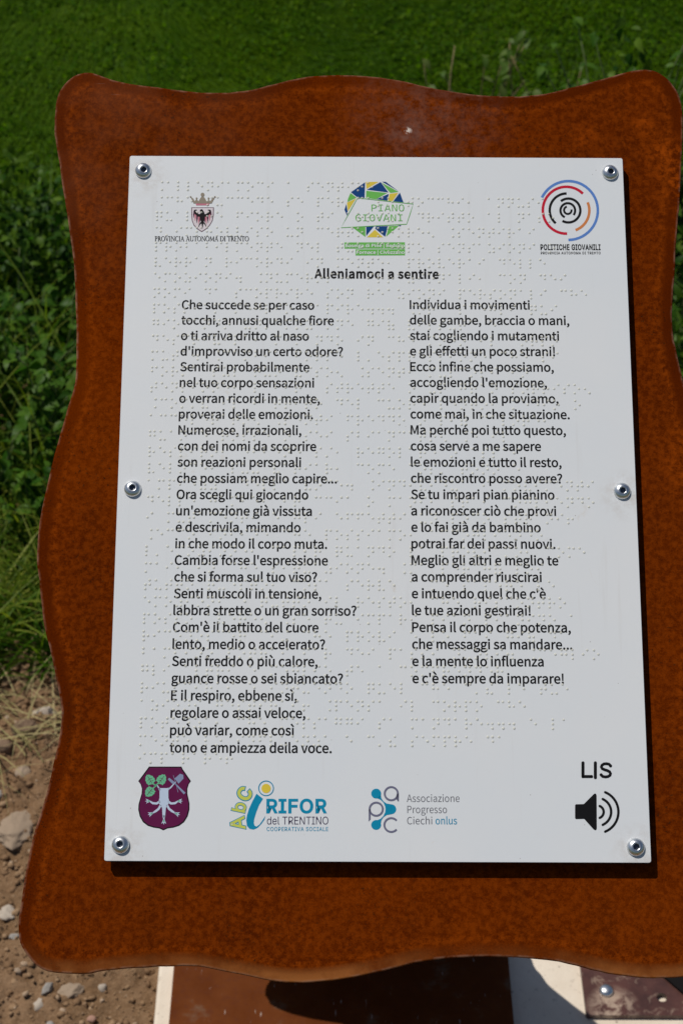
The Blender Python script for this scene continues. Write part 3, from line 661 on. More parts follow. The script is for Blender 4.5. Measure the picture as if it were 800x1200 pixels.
class Print:
    """flat printed artwork on the panel's face. Places are given in the measuring grid (800 x 1200) the printed face was surveyed in."""
    def __init__(self):
        self.V, self.F, self.mi, self.mats = [], [], [], []
    def mm(self, x, y):
        w = -2.32603681e-06 * x + 1.37136890e-04 * y + 1
        return np.array(((5.27553121e-04 * x - 1.16076977e-06 * y - 2.32318402e-01) / w,
                         (2.26877398e-06 * x - 5.49379266e-04 * y + 3.15075053e-01) / w))
    def add(self, V2, F, ink, layer, zs=None):
        if ink not in self.mats: self.mats.append(ink)
        k = self.mats.index(ink); b = len(self.V)
        z = 0.00005 + 0.00005 * layer
        self.V += [(v[0], v[1], z + (0.00002 * zs[i] if zs is not None else 0)) for i, v in enumerate(V2)]
        for f in F:
            f = list(f)
            P = [V2[i] for i in f]
            a = sum(P[i][0] * P[(i+1) % len(P)][1] - P[(i+1) % len(P)][0] * P[i][1] for i in range(len(P)))
            if a < 0: f.reverse()
            self.F.append(tuple(b + i for i in f)); self.mi.append(k)
    def poly(self, pts, ink, layer=0):
        self.add([self.mm(*p) for p in pts], [tuple(range(len(pts)))], ink, layer)
    def stroke(self, pts, width, ink, layer=0, closed=False):
        """width in grid units (or a list, one per point)"""
        P = np.array(pts, float); n = len(P)
        W = np.full(n, width, float) if np.isscalar(width) else np.array(width, float)
        if closed:
            T = np.roll(P, -1, 0) - np.roll(P, 1, 0)
        else:
            T = np.gradient(P, axis=0)
        T /= np.linalg.norm(T, axis=1)[:, None] + 1e-9
        N = np.stack([-T[:, 1], T[:, 0]], 1) * W[:, None] / 2
        L, Rr = P + N, P - N
        V = [self.mm(*q) for q in L] + [self.mm(*q) for q in Rr]
        F = [(i, (i + 1) % n, n + (i + 1) % n, n + i) for i in range(n if closed else n - 1)]
        self.add(V, F, ink, layer)
    def arc(self, cx, cy, r, a0, a1, width, ink, layer=0, ry=None):
        n = max(6, int(abs(a1 - a0) / 7))
        A = np.radians(np.linspace(a0, a1, n + 1))
        self.stroke(np.stack([cx + r * np.cos(A), cy - (ry or r) * np.sin(A)], 1), width, ink, layer)
    def disc(self, cx, cy, r, ink, layer=0):
        A = np.radians(np.arange(0, 360, 12))
        self.poly([(cx + r * math.cos(a), cy + r * math.sin(a)) for a in A], ink, layer)
    def text(self, s, x0, x1, base, cap, ink, font='S', bold=0.0, layer=0, track=0.0):
        V, F, a, b = text_geo(s, font, bold, track)
        p0, p1 = self.mm(x0, base), self.mm(x1, base)
        h = np.linalg.norm(self.mm(x0, base - cap) - p0)
        ux = (p1 - p0) / (b - a); uy = np.array((-(p1 - p0)[1], (p1 - p0)[0])) / np.linalg.norm(p1 - p0) * h
        self.add([p0 + (v[0] - a) * ux + v[1] * uy for v in V], F, ink, layer, V[:, 2])
    def letter(self, ch, cx, cy, size, ang, ink, bold, layer=0):
        V, F, a, b = text_geo(ch, 'I', bold)
        c, s = math.cos(R(ang)), math.sin(R(ang))
        hm = (V[:, 1].min() + V[:, 1].max()) / 2
        out = []
        for v in V:
            x, y = (v[0] - (a + b) / 2) * size, (v[1] - hm) * size
            out.append(self.mm(cx + x * c - y * s, cy - (x * s + y * c)))
        self.add(out, F, ink, layer, V[:, 2])
    def serif(self, s, x0, x1, base, cap, ink, layer=0):
        tot = sum(SERIF[c][1] for c in s)
        kx = (x1 - x0) / tot; x = 0
        g = lambda u, v: (x0 + (x + u) * kx, base - v * cap)
        thick, thin = 0.155 * kx, 0.075 * kx
        for ch in s:
            for it in SERIF[ch][2]:
                if it[0] == 'v': self.stroke([g(it[1], 0), g(it[1], 1)], thick, ink, layer)
                elif it[0] == 'v2': self.stroke([g(it[1], it[2]), g(it[1], 1)], thick, ink, layer)
                elif it[0] == 'h': self.stroke([g(it[2], it[1]), g(it[3], it[1])], 0.07 * cap, ink, layer)
                elif it[0] == 'b': self.stroke([g(it[2], it[1]), g(it[3], it[1])], 0.06 * cap, ink, layer)
                elif it[0] == 'd': self.stroke([g(it[1], it[2]), g(it[3], it[4])], thick, ink, layer)
                elif it[0] == 't': self.stroke([g(it[1], it[2]), g(it[3], it[4])], thin, ink, layer)
                elif it[0] == 'c':
                    A = np.radians(np.linspace(it[5], it[6], 14))
                    P = [g(it[1] + it[3] * math.cos(a), it[2] + it[4] * math.sin(a)) for a in A]
                    self.stroke(P, [thin + (thick - thin) * abs(math.cos(a)) for a in A], ink, layer)
            x += SERIF[ch][1]
    def build(self, name, label=None):
        me = mesh_py(name, self.V, self.F)
        for m in self.mats: me.materials.append(M[m])
        me.polygons.foreach_set('material_index', np.array(self.mi, np.int32))
        o = bpy.data.objects.new(name, me)
        C.objects.link(o); o.parent = panel
        if label: o['label'] = label
        return o

LEFT = """Che succede se per caso
tocchi, annusi qualche fiore
o ti arriva dritto al naso
d'improvviso un certo odore?
Sentirai probabilmente
nel tuo corpo sensazioni
o verran ricordi in mente,
proverai delle emozioni.
Numerose, irrazionali,
con dei nomi da scoprire
son reazioni personali
che possiam meglio capire...
Ora scegli qui giocando
un'emozione già vissuta
e descrivila, mimando
in che modo il corpo muta.
Cambia forse l'espressione
che si forma sul tuo viso?
Senti muscoli in tensione,
labbra strette o un gran sorriso?
Com'è il battito del cuore
lento, medio o accelerato?
Senti freddo o più calore,
guance rosse o sei sbiancato?
E il respiro, ebbene sì,
regolare o assai veloce,
può variar, come così
tono e ampiezza della voce.""".split('\n')
RIGHT = """Individua i movimenti
delle gambe, braccia o mani,
stai cogliendo i mutamenti
e gli effetti un poco strani!
Ecco infine che possiamo,
accogliendo l'emozione,
capir quando la proviamo,
come mai, in che situazione.
Ma perché poi tutto questo,
cosa serve a me sapere
le emozioni e tutto il resto,
che riscontro posso avere?
Se tu impari pian pianino
a riconoscer ciò che provi
e lo fai già da bambino
potrai far dei passi nuovi.
Meglio gli altri e meglio te
a comprender riuscirai
e intuendo quel che c'è
le tue azioni gestirai!
Pensa il corpo che potenza,
che messaggi sa mandare...
e la mente lo influenza
e c'è sempre da imparare!""".split('\n')

def text_line(s, x, y, cap, sx, bold, name='text_line', label=None, centre=False):
    V, F, a, b = text_geo(s, 'S', bold)
    if centre: x = x - (b - a) * cap * sx / 2
    V3 = np.zeros((len(V), 3)); V3[:, 0] = (x + (V[:, 0] - a) * cap * sx) / 1000; V3[:, 1] = (y + V[:, 1] * cap) / 1000; V3[:, 2] = 0.00005 + 0.00002 * V[:, 2]
    fs = []
    for f in F:
        P = V[list(f)]
        ar = sum(P[i][0] * P[(i+1) % len(P)][1] - P[(i+1) % len(P)][0] * P[i][1] for i in range(len(P)))
        fs.append(f if ar > 0 else tuple(reversed(f)))
    o = link(name, mesh_py(name, V3, fs), M['black_ink'], panel)
    if label: o['label'] = label
    return o
for i, s in enumerate(LEFT): text_line(s, -114.7, 111.2 - 9.70 * i, 5.35, 0.955, 0.034)
for i, s in enumerate(RIGHT): text_line(s, 19.4, 111.9 - 9.71 * i, 5.35, 0.965, 0.034)
text_line('Alleniamoci a sentire', 0.0, 131.2, 5.5, 0.905, 0.060, 'title_line', 'bold black heading line', centre=True)

# ---- provincial crest, top left
p = Print(); Z = lambda x, y: (150 + x / 4, 190 + y / 4)
p.serif('PROVINCIA AUTONOMA DI TRENTO', 181.5, 291.8, 282.6, 5.6, 'black_ink', 1)
sh = [(297, 212), (403, 212), (402, 250), (397, 275), (385, 296), (368, 314), (346, 328), (324, 314), (308, 296), (300, 275), (297, 250)]
p.poly([Z(*q) for q in sh], 'plum_ink', 0)
cx, cy = 349, 262
p.poly([Z(cx + (x - cx) * .93, cy + (y - cy) * .94) for x, y in sh], 'blush_ink', 1)
for s_ in (-1, 1):                                   # eagle: wings of hanging feathers
    for j, (dx, top, bot, w) in enumerate(((8, 248, 284, 7), (15, 245, 292, 7), (23, 240, 286, 7), (31, 234, 276, 7), (38, 228, 262, 6))):
        p.stroke([Z(349 + s_ * dx, top), Z(349 + s_ * (dx + 2), (top + bot) / 2), Z(349 + s_ * (dx + 4), bot)], [w / 4, w / 3.6, .4], 'rose_ink' if j % 2 else 'plum_ink', 2)
    p.stroke([Z(349, 250), Z(349 + s_ * 20, 250), Z(349 + s_ * 34, 238), Z(349 + s_ * 36, 226), Z(349 + s_ * 26, 225)], [3.6, 3.2, 2.4, 1.8, 1.2], 'black_ink', 3)
    p.stroke([Z(349, 280), Z(349 + s_ * 12, 290), Z(349 + s_ * 18, 303)], [2, 1.3, .6], 'black_ink', 3)
p.poly([Z(*q) for q in ((340, 236), (349, 222), (358, 236), (360, 262), (354, 284), (349, 312), (344, 284), (338, 262))], 'black_ink', 4)
p.disc(*Z(345, 229), 1.9, 'black_ink', 4)
p.poly([Z(*q) for q in ((316, 186), (384, 186), (380, 203), (320, 203))], 'rose_ink', 1)
p.poly([Z(*q) for q in ((292, 162), (306, 170), (313, 184), (322, 172), (331, 184), (340, 168), (350, 158), (360, 168), (369, 184), (378, 172), (386, 184), (396, 170), (410, 162), (392, 194), (308, 194))], 'taupe_ink', 2)
for q in ((350, 153, 2.3), (294, 163, 1), (408, 163, 1), (322, 170, 1.1), (378, 170, 1.1)): p.disc(*Z(q[0], q[1]), q[2], 'taupe_ink', 2)
p.build('eagle_crest_emblem', 'small crowned eagle crest with serif lettering')

# ---- mosaic emblem, top middle
p = Print(); Z = lambda x, y: (370 + x / 5.3333, 190 + y / 5.3333)
for ink_, pts in (('navy_ink', ((218, 188), (307, 126), (304, 224), (270, 222), (258, 220))), ('green_ink', ((216, 193), (254, 222), (197, 249), (200, 230))),
                  ('gold_ink', ((194, 253), (251, 227), (200, 308))), ('navy_ink', ((190, 262), (178, 298), (195, 336), (199, 312))),
                  ('gold_ink', ((312, 124), (392, 123), (316, 168))), ('navy_ink', ((404, 124), (453, 190), (318, 173))),
                  ('green_ink', ((314, 179), (446, 193), (375, 232), (313, 224))), ('navy_ink', ((455, 198), (446, 241), (378, 232))),
                  ('gold_ink', ((460, 198), (514, 191), (478, 244), (451, 241))), ('green_ink', ((410, 128), (516, 186), (464, 193))),
                  ('navy_ink', ((412, 122), (436, 123), (515, 181))), ('navy_ink', ((524, 190), (547, 252), (483, 245))),
                  ('green_ink', ((228, 408), (309, 405), (309, 468))), ('navy_ink', ((314, 404), (362, 402), (314, 462))),
                  ('gold_ink', ((368, 422), (420, 470), (318, 470))), ('navy_ink', ((376, 402), (450, 400), (432, 467), (370, 416))),
                  ('green_ink', ((456, 400), (520, 397), (438, 466))), ('navy_ink', ((508, 397), (532, 394), (528, 402)))):
    p.poly([Z(*q) for q in pts], ink_, 0)
p.stroke([Z(*q) for q in ((260, 224), (433, 243), (607, 262), (587, 325), (566, 388), (362, 399), (157, 410), (208, 317))], .75, 'green_ink', 2, closed=True)
p.text('PIANO', *(370 + np.array((347, 551)) / 5.3333), 190 + 307 / 5.3333, 7.9, 'green_ink', 'M', -0.012, 2)
p.text('GIOVANI', *(370 + np.array((247, 541)) / 5.3333), 190 + 369 / 5.3333, 7.9, 'green_ink', 'M', -0.012, 2)
p.poly([Z(*q) for q in ((178, 502), (555, 501), (556, 540), (179, 541))], 'green_ink', 0)
p.poly([Z(*q) for q in ((248, 545), (556, 544), (556, 583), (248, 584))], 'green_ink', 0)
p.text('Baselga di Piné | Bedollo', 404.6, 473.6, 289.6, 3.5, 'panel', 'S', 0.035, 2, 0.02)
p.text('Fornace | Civezzano', 417.6, 473.6, 297.5, 3.5, 'panel', 'S', 0.035, 2, 0.02)
p.build('mosaic_circle_emblem', 'circle of navy, green and yellow facets behind a slanted banner')

# ---- ring emblem, top right
p = Print(); Z = lambda x, y: (600 + x / 5.7143, 190 + y / 5.7143)
def A(cx, cy, r, a0, a1, w, ink_): p.arc(*Z(cx, cy), r / 5.7143, a0, a1, w * 1.18 / 5.7143, ink_, 0)
A(374, 324, 197, 154, -90, 15, 'blue_ink')
A(360, 322, 157, 45, 272, 15, 'red_ink')
A(374, 324, 140, 23, -70, 15, 'orange_ink')
A(362, 323, 113, 90, 230, 14, 'black_ink')
A(374, 324, 80, 129, -120, 14, 'black_ink')
A(370, 324, 49, -38, 246, 13, 'black_ink')
A(370, 322, 25, 105, 372, 12, 'black_ink')
p.text('POLITICHE GIOVANILI', 632.8, 703.2, 292.9, 6.3, 'black_ink', 'I', 0.058, 0)
p.text('PROVINCIA AUTONOMA DI TRENTO', 633.2, 703.2, 298.0, 2.9, 'black_ink', 'I', 0.045, 0, 0.09)
p.build('concentric_ring_emblem', 'broken blue, red, orange and black rings')

# ---- municipal shield, bottom left
p = Print(); Z = lambda x, y: (120 + x / 5.3333, 870 + y / 5.3333)
sh = [(292, 151), (495, 151), (503, 168), (520, 192), (554, 242), (540, 262), (532, 290), (532, 320), (545, 380), (545, 420), (534, 462), (512, 498), (480, 522), (445, 533), (408, 538), (382, 550),
      (356, 538), (320, 533), (285, 522), (254, 498), (234, 462), (225, 420), (227, 385), (246, 320), (248, 290), (240, 262), (225, 242), (262, 192), (280, 168)]
p.poly([Z(*q) for q in sh], 'black_ink', 0)
cx, cy = 388, 340
p.poly([Z(cx + (x - cx) * .955, cy + (y - cy) * .962) for x, y in sh], 'maroon_ink', 1)
heart = [(0, 38), (14, 30), (27, 12), (30, -8), (26, -26), (14, -27), (0, -34), (-14, -27), (-26, -26), (-30, -8), (-27, 12), (-14, 30)]
def leafp(x, y, ang, s=1.0):
    c_, s__ = math.cos(R(ang)), math.sin(R(ang))
    out = []
    for i, (a, b) in enumerate(heart):
        out.append(Z(x + (a * c_ - b * s__) * s, y + (a * s__ + b * c_) * s))
        a2, b2 = heart[(i + 1) % len(heart)]
        mx_, my_ = (a + a2) / 2 * .93, (b + b2) / 2 * .93
        out.append(Z(x + (mx_ * c_ - my_ * s__) * s, y + (mx_ * s__ + my_ * c_) * s))
    p.poly(out, 'leaf_ink', 2)
    p.stroke([Z(x - s__ * -26 * s, y - 26 * c_ * s), Z(x + -s__ * 26 * s, y + 26 * c_ * s)], .5, 'maroon_ink', 3)
    for t in (-8, 8):
        p.stroke([Z(x - s__ * t, y + c_ * t), Z(x - s__ * (t - 8) + c_ * 16, y + c_ * (t - 8) + s__ * 16)], .35, 'maroon_ink', 3)
        p.stroke([Z(x - s__ * t, y + c_ * t), Z(x - s__ * (t - 8) - c_ * 16, y + c_ * (t - 8) - s__ * 16)], .35, 'maroon_ink', 3)
leafp(298, 234, 148); leafp(371, 232, 215); leafp(297, 309, 40)
for q in ((316, 256), (352, 254), (318, 290)): p.stroke([Z(333, 270), Z(*q)], 1.3, 'leaf_ink', 3)
p.disc(*Z(333, 270), 1.6, 'leaf_ink', 3)
p.poly([Z(*q) for q in ((346, 281), (360, 286), (404, 286), (424, 281), (413, 300), (413, 345), (420, 372), (408, 395), (398, 408), (392, 470), (377, 470), (374, 408), (362, 395), (352, 372), (358, 345), (358, 300))], 'pale_ink', 2)
p.stroke([Z(412, 292), Z(428, 282), Z(440, 268), Z(460, 246)], [2, 1.6, 1.3, 1.0], 'pale_ink', 2)
p.stroke([Z(344, 268), Z(352, 282), Z(362, 300)], [1, 1.5, 2], 'pale_ink', 2)
p.poly([Z(*q) for q in ((452, 226), (486, 196), (506, 203), (508, 226), (477, 258))], 'steel_ink', 2)
p.stroke([Z(414, 226), Z(448, 256)], [2.6, 3.4], 'steel_ink', 2)
p.stroke([Z(444, 246), Z(480, 284), Z(515, 320)], [1.0, 1.9, 2.8], 'steel_ink', 3)
p.stroke([Z(444, 206), Z(462, 262), Z(474, 312)], .5, 'steel_ink', 3)
for pts, tip, ang in ((((362, 368), (340, 382), (315, 380), (298, 368)), (290, 366), 185), (((366, 392), (352, 416), (334, 430), (318, 440)), (306, 446), 200),
                      (((410, 368), (430, 382), (455, 380), (472, 368)), (480, 366), -5), (((404, 392), (418, 416), (436, 430), (452, 440)), (464, 446), -20),
                      (((385, 455), (385, 480)), (385, 492), 270)):
    p.stroke([Z(*q) for q in pts], [2.6] * (len(pts) - 1) + [1.6], 'pale_ink', 2)
    for d in (-42, 0, 42):
        a = R(ang + d)
        p.stroke([Z(*pts[-1]), Z(tip[0] + 10 * math.cos(a), tip[1] - 10 * math.sin(a)), Z(tip[0] + 22 * math.cos(a), tip[1] - 22 * math.sin(a))], [1.6, 1.4, .25], 'pale_ink', 3)
    p.disc(*Z(*tip), 1.0, 'leaf_ink', 4)
p.build('tree_stump_shield_emblem', 'maroon shield with pale rooted stump and green leaves')

# ---- sun-dotted letter emblem
p = Print(); Z = lambda x, y: (260 + x / 5.7143, 900 + y / 5.7143)
p.poly([Z(*q) for q in ((232, 172), (276, 206), (250, 248), (230, 298), (217, 342), (214, 368), (219, 386), (232, 392), (252, 378), (270, 352), (292, 320), (284, 348), (262, 378), (238, 402),
                        (212, 413), (186, 408), (168, 388), (163, 350), (168, 318), (182, 272), (206, 220))], 'teal_ink', 0)
p.arc(*Z(296, 136), 49 / 5.7143, 0, 360, 1.15, 'teal_ink', 1)
p.disc(*Z(296, 137), 31 / 5.7143, 'yellow_ink', 1)
for ch, x, y, sz, an in (('A', 106, 370, 16.5, 97), ('b', 116, 262, 15.0, 78), ('c', 152, 172, 20.5, 62)):
    p.letter(ch, *Z(x, y), sz, an, 'teal_ink', 0.085, 0)
    p.letter(ch, *Z(x, y), sz, an, 'lime_ink', 0.035, 1)
p.text('RIFOR', 312.0, 383.0, 952.5, 15.6, 'teal_ink', 'I', 0.055, 0)
p.text('del TRENTINO', 312.8, 384.6, 966.2, 9.2, 'violet_ink', 'I', 0.0, 0)
p.text('COOPERATIVA SOCIALE', 312.5, 384.4, 973.9, 4.7, 'teal_ink', 'I', 0.02, 0, 0.10)
p.build('sun_dotted_letter_emblem', 'teal slanted letter with yellow dot beside teal lettering')

# ---- linked ring emblem
p = Print(); Z = lambda x, y: (410 + x / 5.3333, 900 + y / 5.3333)
p.disc(*Z(163, 160), 31 / 5.3333, 'teal_ink', 0); p.disc(*Z(257, 258), 31 / 5.3333, 'teal_ink', 0); p.disc(*Z(163, 356), 31 / 5.3333, 'teal_ink', 0)
p.poly([Z(*q) for q in ((170, 190), (192, 172), (196, 190), (208, 208), (228, 222), (257, 227), (257, 289), (228, 294), (208, 308), (196, 326), (192, 344), (170, 326), (190, 318), (208, 300), (219, 276), (221, 258), (219, 240), (208, 216), (190, 198))], 'teal_ink', 1)
p.poly([Z(*q) for q in ((182, 136), (194, 160), (192, 180), (172, 191))], 'teal_ink', 1)
p.arc(*Z(257, 160), 41 / 5.3333, 0, 360, 2.2, 'slate_ink', 2); p.stroke([Z(298, 160), Z(298, 207)], [2.2, .9], 'slate_ink', 2)
p.poly([Z(*q) for q in ((292, 160), (304, 160), (304, 209), (284, 190))], 'slate_ink', 2)
p.arc(*Z(163, 257), 41 / 5.3333, 0, 360, 2.2, 'slate_ink', 2)
p.poly([Z(*q) for q in ((116, 257), (128, 257), (128, 320), (116, 334))], 'slate_ink', 2)
p.arc(*Z(257, 356), 43 / 5.3333, 40, 320, 2.2, 'slate_ink', 2)
p.text('Associazione', 476.4, 538.2, 939.8, 8.6, 'grey_ink', 'S', 0.0, 0)
p.text('Progresso', 477.0, 523.4, 952.9, 8.6, 'grey_ink', 'S', 0.0, 0)
p.text('Ciechi', 476.8, 506.2, 966.0, 8.6, 'grey_ink', 'S', 0.0, 0)
p.text('onlus', 510.0, 535.2, 966.0, 8.6, 'teal_ink', 'S', 0.01, 0)
p.build('linked_ring_emblem', 'grey ring letters linked by teal drops beside grey lettering')

# ---- LIS and the speaker symbol
p = Print(); Z = lambda x, y: (570 + x / 4, 870 + y / 4)
w = 3.7
p.stroke([Z(450, 96), Z(450, 160)], w, 'black_ink', 0); p.stroke([Z(444.5, 160), Z(490, 160)], w * .95, 'black_ink', 1)
p.stroke([Z(508, 96), Z(508, 165)], w, 'black_ink', 0)
sp_ = [(579, 110), (572, 102), (560, 100), (548, 101), (539, 107), (536, 115), (540, 123), (551, 128), (564, 132), (575, 138), (579, 146), (577, 154), (568, 160), (556, 162), (543, 160), (535, 152)]
p.stroke([Z(*q) for q in sp_], w * .95, 'black_ink', 0)
for q in ((450, 96), (450, 160), (490, 160), (508, 96), (508, 165), (579, 110), (535, 152)): p.disc(*Z(*q), w / 2, 'black_ink', 1)
p.poly([Z(*q) for q in ((413, 294), (417, 290), (454, 289), (500, 243), (506, 239), (512, 242), (514, 250), (515, 404), (512, 411), (506, 412), (499, 407), (456, 359), (418, 360), (413, 355))], 'black_ink', 0)
for r_, cx_, half in ((30, 517, 69), (66, 516, 67), (100, 516, 68)):
    cx0, cy0 = Z(cx_, 326)
    p.arc(cx0, cy0, r_ / 4, -half, half, 3.0, 'black_ink', 0)
    for s_ in (-1, 1): p.disc(cx0 + r_ / 4 * math.cos(R(half)), cy0 + s_ * r_ / 4 * math.sin(R(half)), 1.3, 'black_ink', 1)
p.build('loudspeaker_symbol', 'black loudspeaker symbol under the letters LIS')

# ---------------------------------------------------------------- braille: the whole poem, raised dots
BR = dict(a='1', b='12', c='14', d='145', e='15', f='124', g='1245', h='125', i='24', j='245', k='13', l='123', m='134', n='1345', o='135', p='1234', q='12345',
          r='1235', s='234', t='2345', u='136', v='1236', w='2456', x='1346', y='13456', z='1356')
BR.update({'à': '12356', 'è': '2346', 'é': '123456', 'ì': '34', 'ò': '346', 'ù': '23456', ',': '2', '.': '256', '?': '26', '!': '235', "'": '3', '^': '46', ' ': ''})
def braille_rows():
    words = ' '.join(LEFT + RIGHT).split(' ')
    rows, cur = ['^alleniamoci a sentire'], ''
    for w_ in words:
        w_ = ''.join('^' + ch.lower() if ch.isupper() else ch for ch in w_)
        if len(cur) + 1 + len(w_) > 43 and cur:
            rows.append(cur); cur = w_
        else:
            cur = (cur + ' ' + w_) if cur else w_
    rows.append(cur)
    return rows
ROWS = braille_rows()
print('braille rows', len(ROWS))
dome = [(0.78, 0.0), (0.69, 0.18), (0.48, 0.31), (0.24, 0.38)]
NS = 10
DV, DF = [], []
for r_, z_ in dome:
    DV += [(r_ * math.cos(2 * math.pi * i / NS), r_ * math.sin(2 * math.pi * i / NS), z_) for i in range(NS)]
DV.append((0, 0, 0.40))
for L in range(len(dome) - 1):
    for i in range(NS):
        j = (i + 1) % NS
        DF += [(L*NS+i, L*NS+j, (L+1)*NS+j), (L*NS+i, (L+1)*NS+j, (L+1)*NS+i)]
for i in range(NS): DF.append(((len(dome)-1)*NS+i, (len(dome)-1)*NS+(i+1) % NS, len(dome)*NS))
DV = np.array(DV); DF = np.array(DF)
pos = []
for r_, row in enumerate(ROWS):
    for c_, ch in enumerate(row):
        for d in BR.get(ch, ''):
            d = int(d) - 1
            pos.append((-131.0 + 6.0 * c_ + 2.5 * (d // 3), 192.7 - 9.83 * r_ - 2.5 * (d % 3)))
pos = np.array(pos) + rng.normal(0, 0.05, (len(pos), 2))
sc_ = rng.uniform(0.9, 1.06, len(pos))
V = DV[None] * sc_[:, None, None]
V[:, :, 0] += pos[:, None, 0]; V[:, :, 1] += pos[:, None, 1]
V = V.reshape(-1, 3) / 1000; V[:, 2] += 0.00002
F = (DF[None] + (np.arange(len(pos)) * len(DV))[:, None, None]).reshape(-1, 3)
br = link('braille_dots', mesh_np('braille_dots', V, F, True), M['dots'], panel)
tag(br, 'cream raised braille dots', kind='stuff')

# ---------------------------------------------------------------- screws and spacers
def screw_mesh():
    prof = [(4.95, 0.0), (5.0, 0.35), (4.75, 1.0), (4.2, 1.7), (3.4, 2.35), (2.7, 2.72), (2.25, 2.85), (1.95, 2.8)]
    n = 24; V, F = [], []
    for r_, z_ in prof:
        V += [(r_ * math.cos(2*math.pi*i/n), r_ * math.sin(2*math.pi*i/n), z_) for i in range(n)]
    def hexr(a, r0):                                   # hexagonal socket outline
        a = (a + math.pi / 6) % (math.pi / 3) - math.pi / 6
        return r0 / math.cos(a)
    for z_ in (2.62, 1.0):
        V += [(hexr(2*math.pi*i/n, 1.5) * math.cos(2*math.pi*i/n), hexr(2*math.pi*i/n, 1.5) * math.sin(2*math.pi*i/n), z_) for i in range(n)]
    V.append((0, 0, 0.8))
    L = len(prof) + 2
    for k_ in range(L - 1):
        for i in range(n): F.append((k_*n+i, k_*n+(i+1) % n, (k_+1)*n+(i+1) % n, (k_+1)*n+i))
    for i in range(n): F.append(((L-1)*n+i, (L-1)*n+(i+1) % n, L*n))
    me = mesh_py('screw', [tuple(c_ / 1000 for c_ in v) for v in V], F)
    me.materials.append(M['zinc']); me.materials.append(M['socket'])
    for p_ in me.polygons:
        c_ = p_.center
        p_.material_index = 1 if math.hypot(c_.x, c_.y) < 0.00165 and c_.z < 0.0026 else 0
        p_.use_smooth = math.hypot(c_.x, c_.y) > 0.0017
    return me
sm_ = screw_mesh()
SCREWS = ((-140.0, 200.0), (140.6, 200.2), (-139.9, 0.6), (140.4, 0.4), (-139.9, -201.2), (140.3, -201.6))
tilts = ((0.10, 0.16), (0.06, 0.10), (-0.03, 0.05), (0.05, 0.04), (0.0, -0.05), (0.0, 0.0))
cyl = []
for i, (x, y) in enumerate(SCREWS):
    o = bpy.data.objects.new('screw', sm_)
    C.objects.link(o); o.parent = sign
    o.matrix_local = FACE @ Matrix.Translation((x / 1000, y / 1000, 0.0001)) @ Matrix.Rotation(tilts[i][0], 4, 'X') @ Matrix.Rotation(tilts[i][1], 4, 'Y') @ Matrix.Rotation(i * 1.1, 4, 'Z')
    bm = bmesh.new()
    bmesh.ops.create_cone(bm, cap_ends=True, segments=14, radius1=0.0035, radius2=0.0035, depth=0.0044)
    me = bpy.data.meshes.new('spacer'); bm.to_mesh(me); bm.free()
    sp = link('spacer', me, M['socket'], sign)
    sp.matrix_local = FACE @ Matrix.Translation((x / 1000, y / 1000, -0.00525))

# ---------------------------------------------------------------- leaning leg and base plate
leg_left = [(0.0, -118), (60, -131), (60.1, -134), (107, -140), (150, -152), (190, -172), (212, -176), (234, -164), (258, -124), (290, -104), (350, -100), (430, -118), (520, -128), (620, -112), (720, -96), (820, -90), (930, -88)]
leg_right = [(0.0, 150), (40, 143), (78, 137), (120, 127), (159, 121), (200, 122), (245, 125), (300, 118), (380, 104), (470, 112), (560, 124), (650, 112), (740, 98), (830, 90), (930, 88)]
def lerp(tab, h):
    for (h0, x0), (h1, x1) in zip(tab, tab[1:]):
        if h <= h1:
            t = (h - h0) / (h1 - h0); t = t * t * (3 - 2 * t)
            return x0 + (x1 - x0) * t
    return tab[-1][1]
n = 80; V, F = [], []
T = 0.006
H1 = 0.928                                             # meets the back of the plate
for i in range(n + 1):
    h = i / n * H1
    y = -0.295 * h
    a, b = lerp(leg_left, h * 1000) / 1000, lerp(leg_right, h * 1000) / 1000
    V += [(a, y, h), (b, y, h), (b, y + T, h), (a, y + T, h)]
for i in range(n):
    for k_ in range(4):
        j = (k_ + 1) % 4
        F.append((4*i+k_, 4*i+j, 4*(i+1)+j, 4*(i+1)+k_))
F += [(3, 2, 1, 0), (4*n, 4*n+1, 4*n+2, 4*n+3)]
leg = link('leg', mesh_py('leg', V, F), M['rust_plain'], sign)
tag(leg, 'leaning steel leg with wavy edges in shade')
bp = link('base_plate', box(-0.184, -0.32, -0.008, 0.153, 0.06, 0.0, 0.0012, 'base_plate'), M['base_steel'], sign)
tag(bp, 'flat rust-stained base plate')

# ================================================================ FOOTING AND GROUND
slab = link('concrete_slab', box(-0.200, -0.35, -0.16, 0.62, 0.62, -0.0002, 0.004, 'concrete_slab'), M['concrete'])
tag(slab, 'pale concrete footing slab under the sign base', kind='structure')

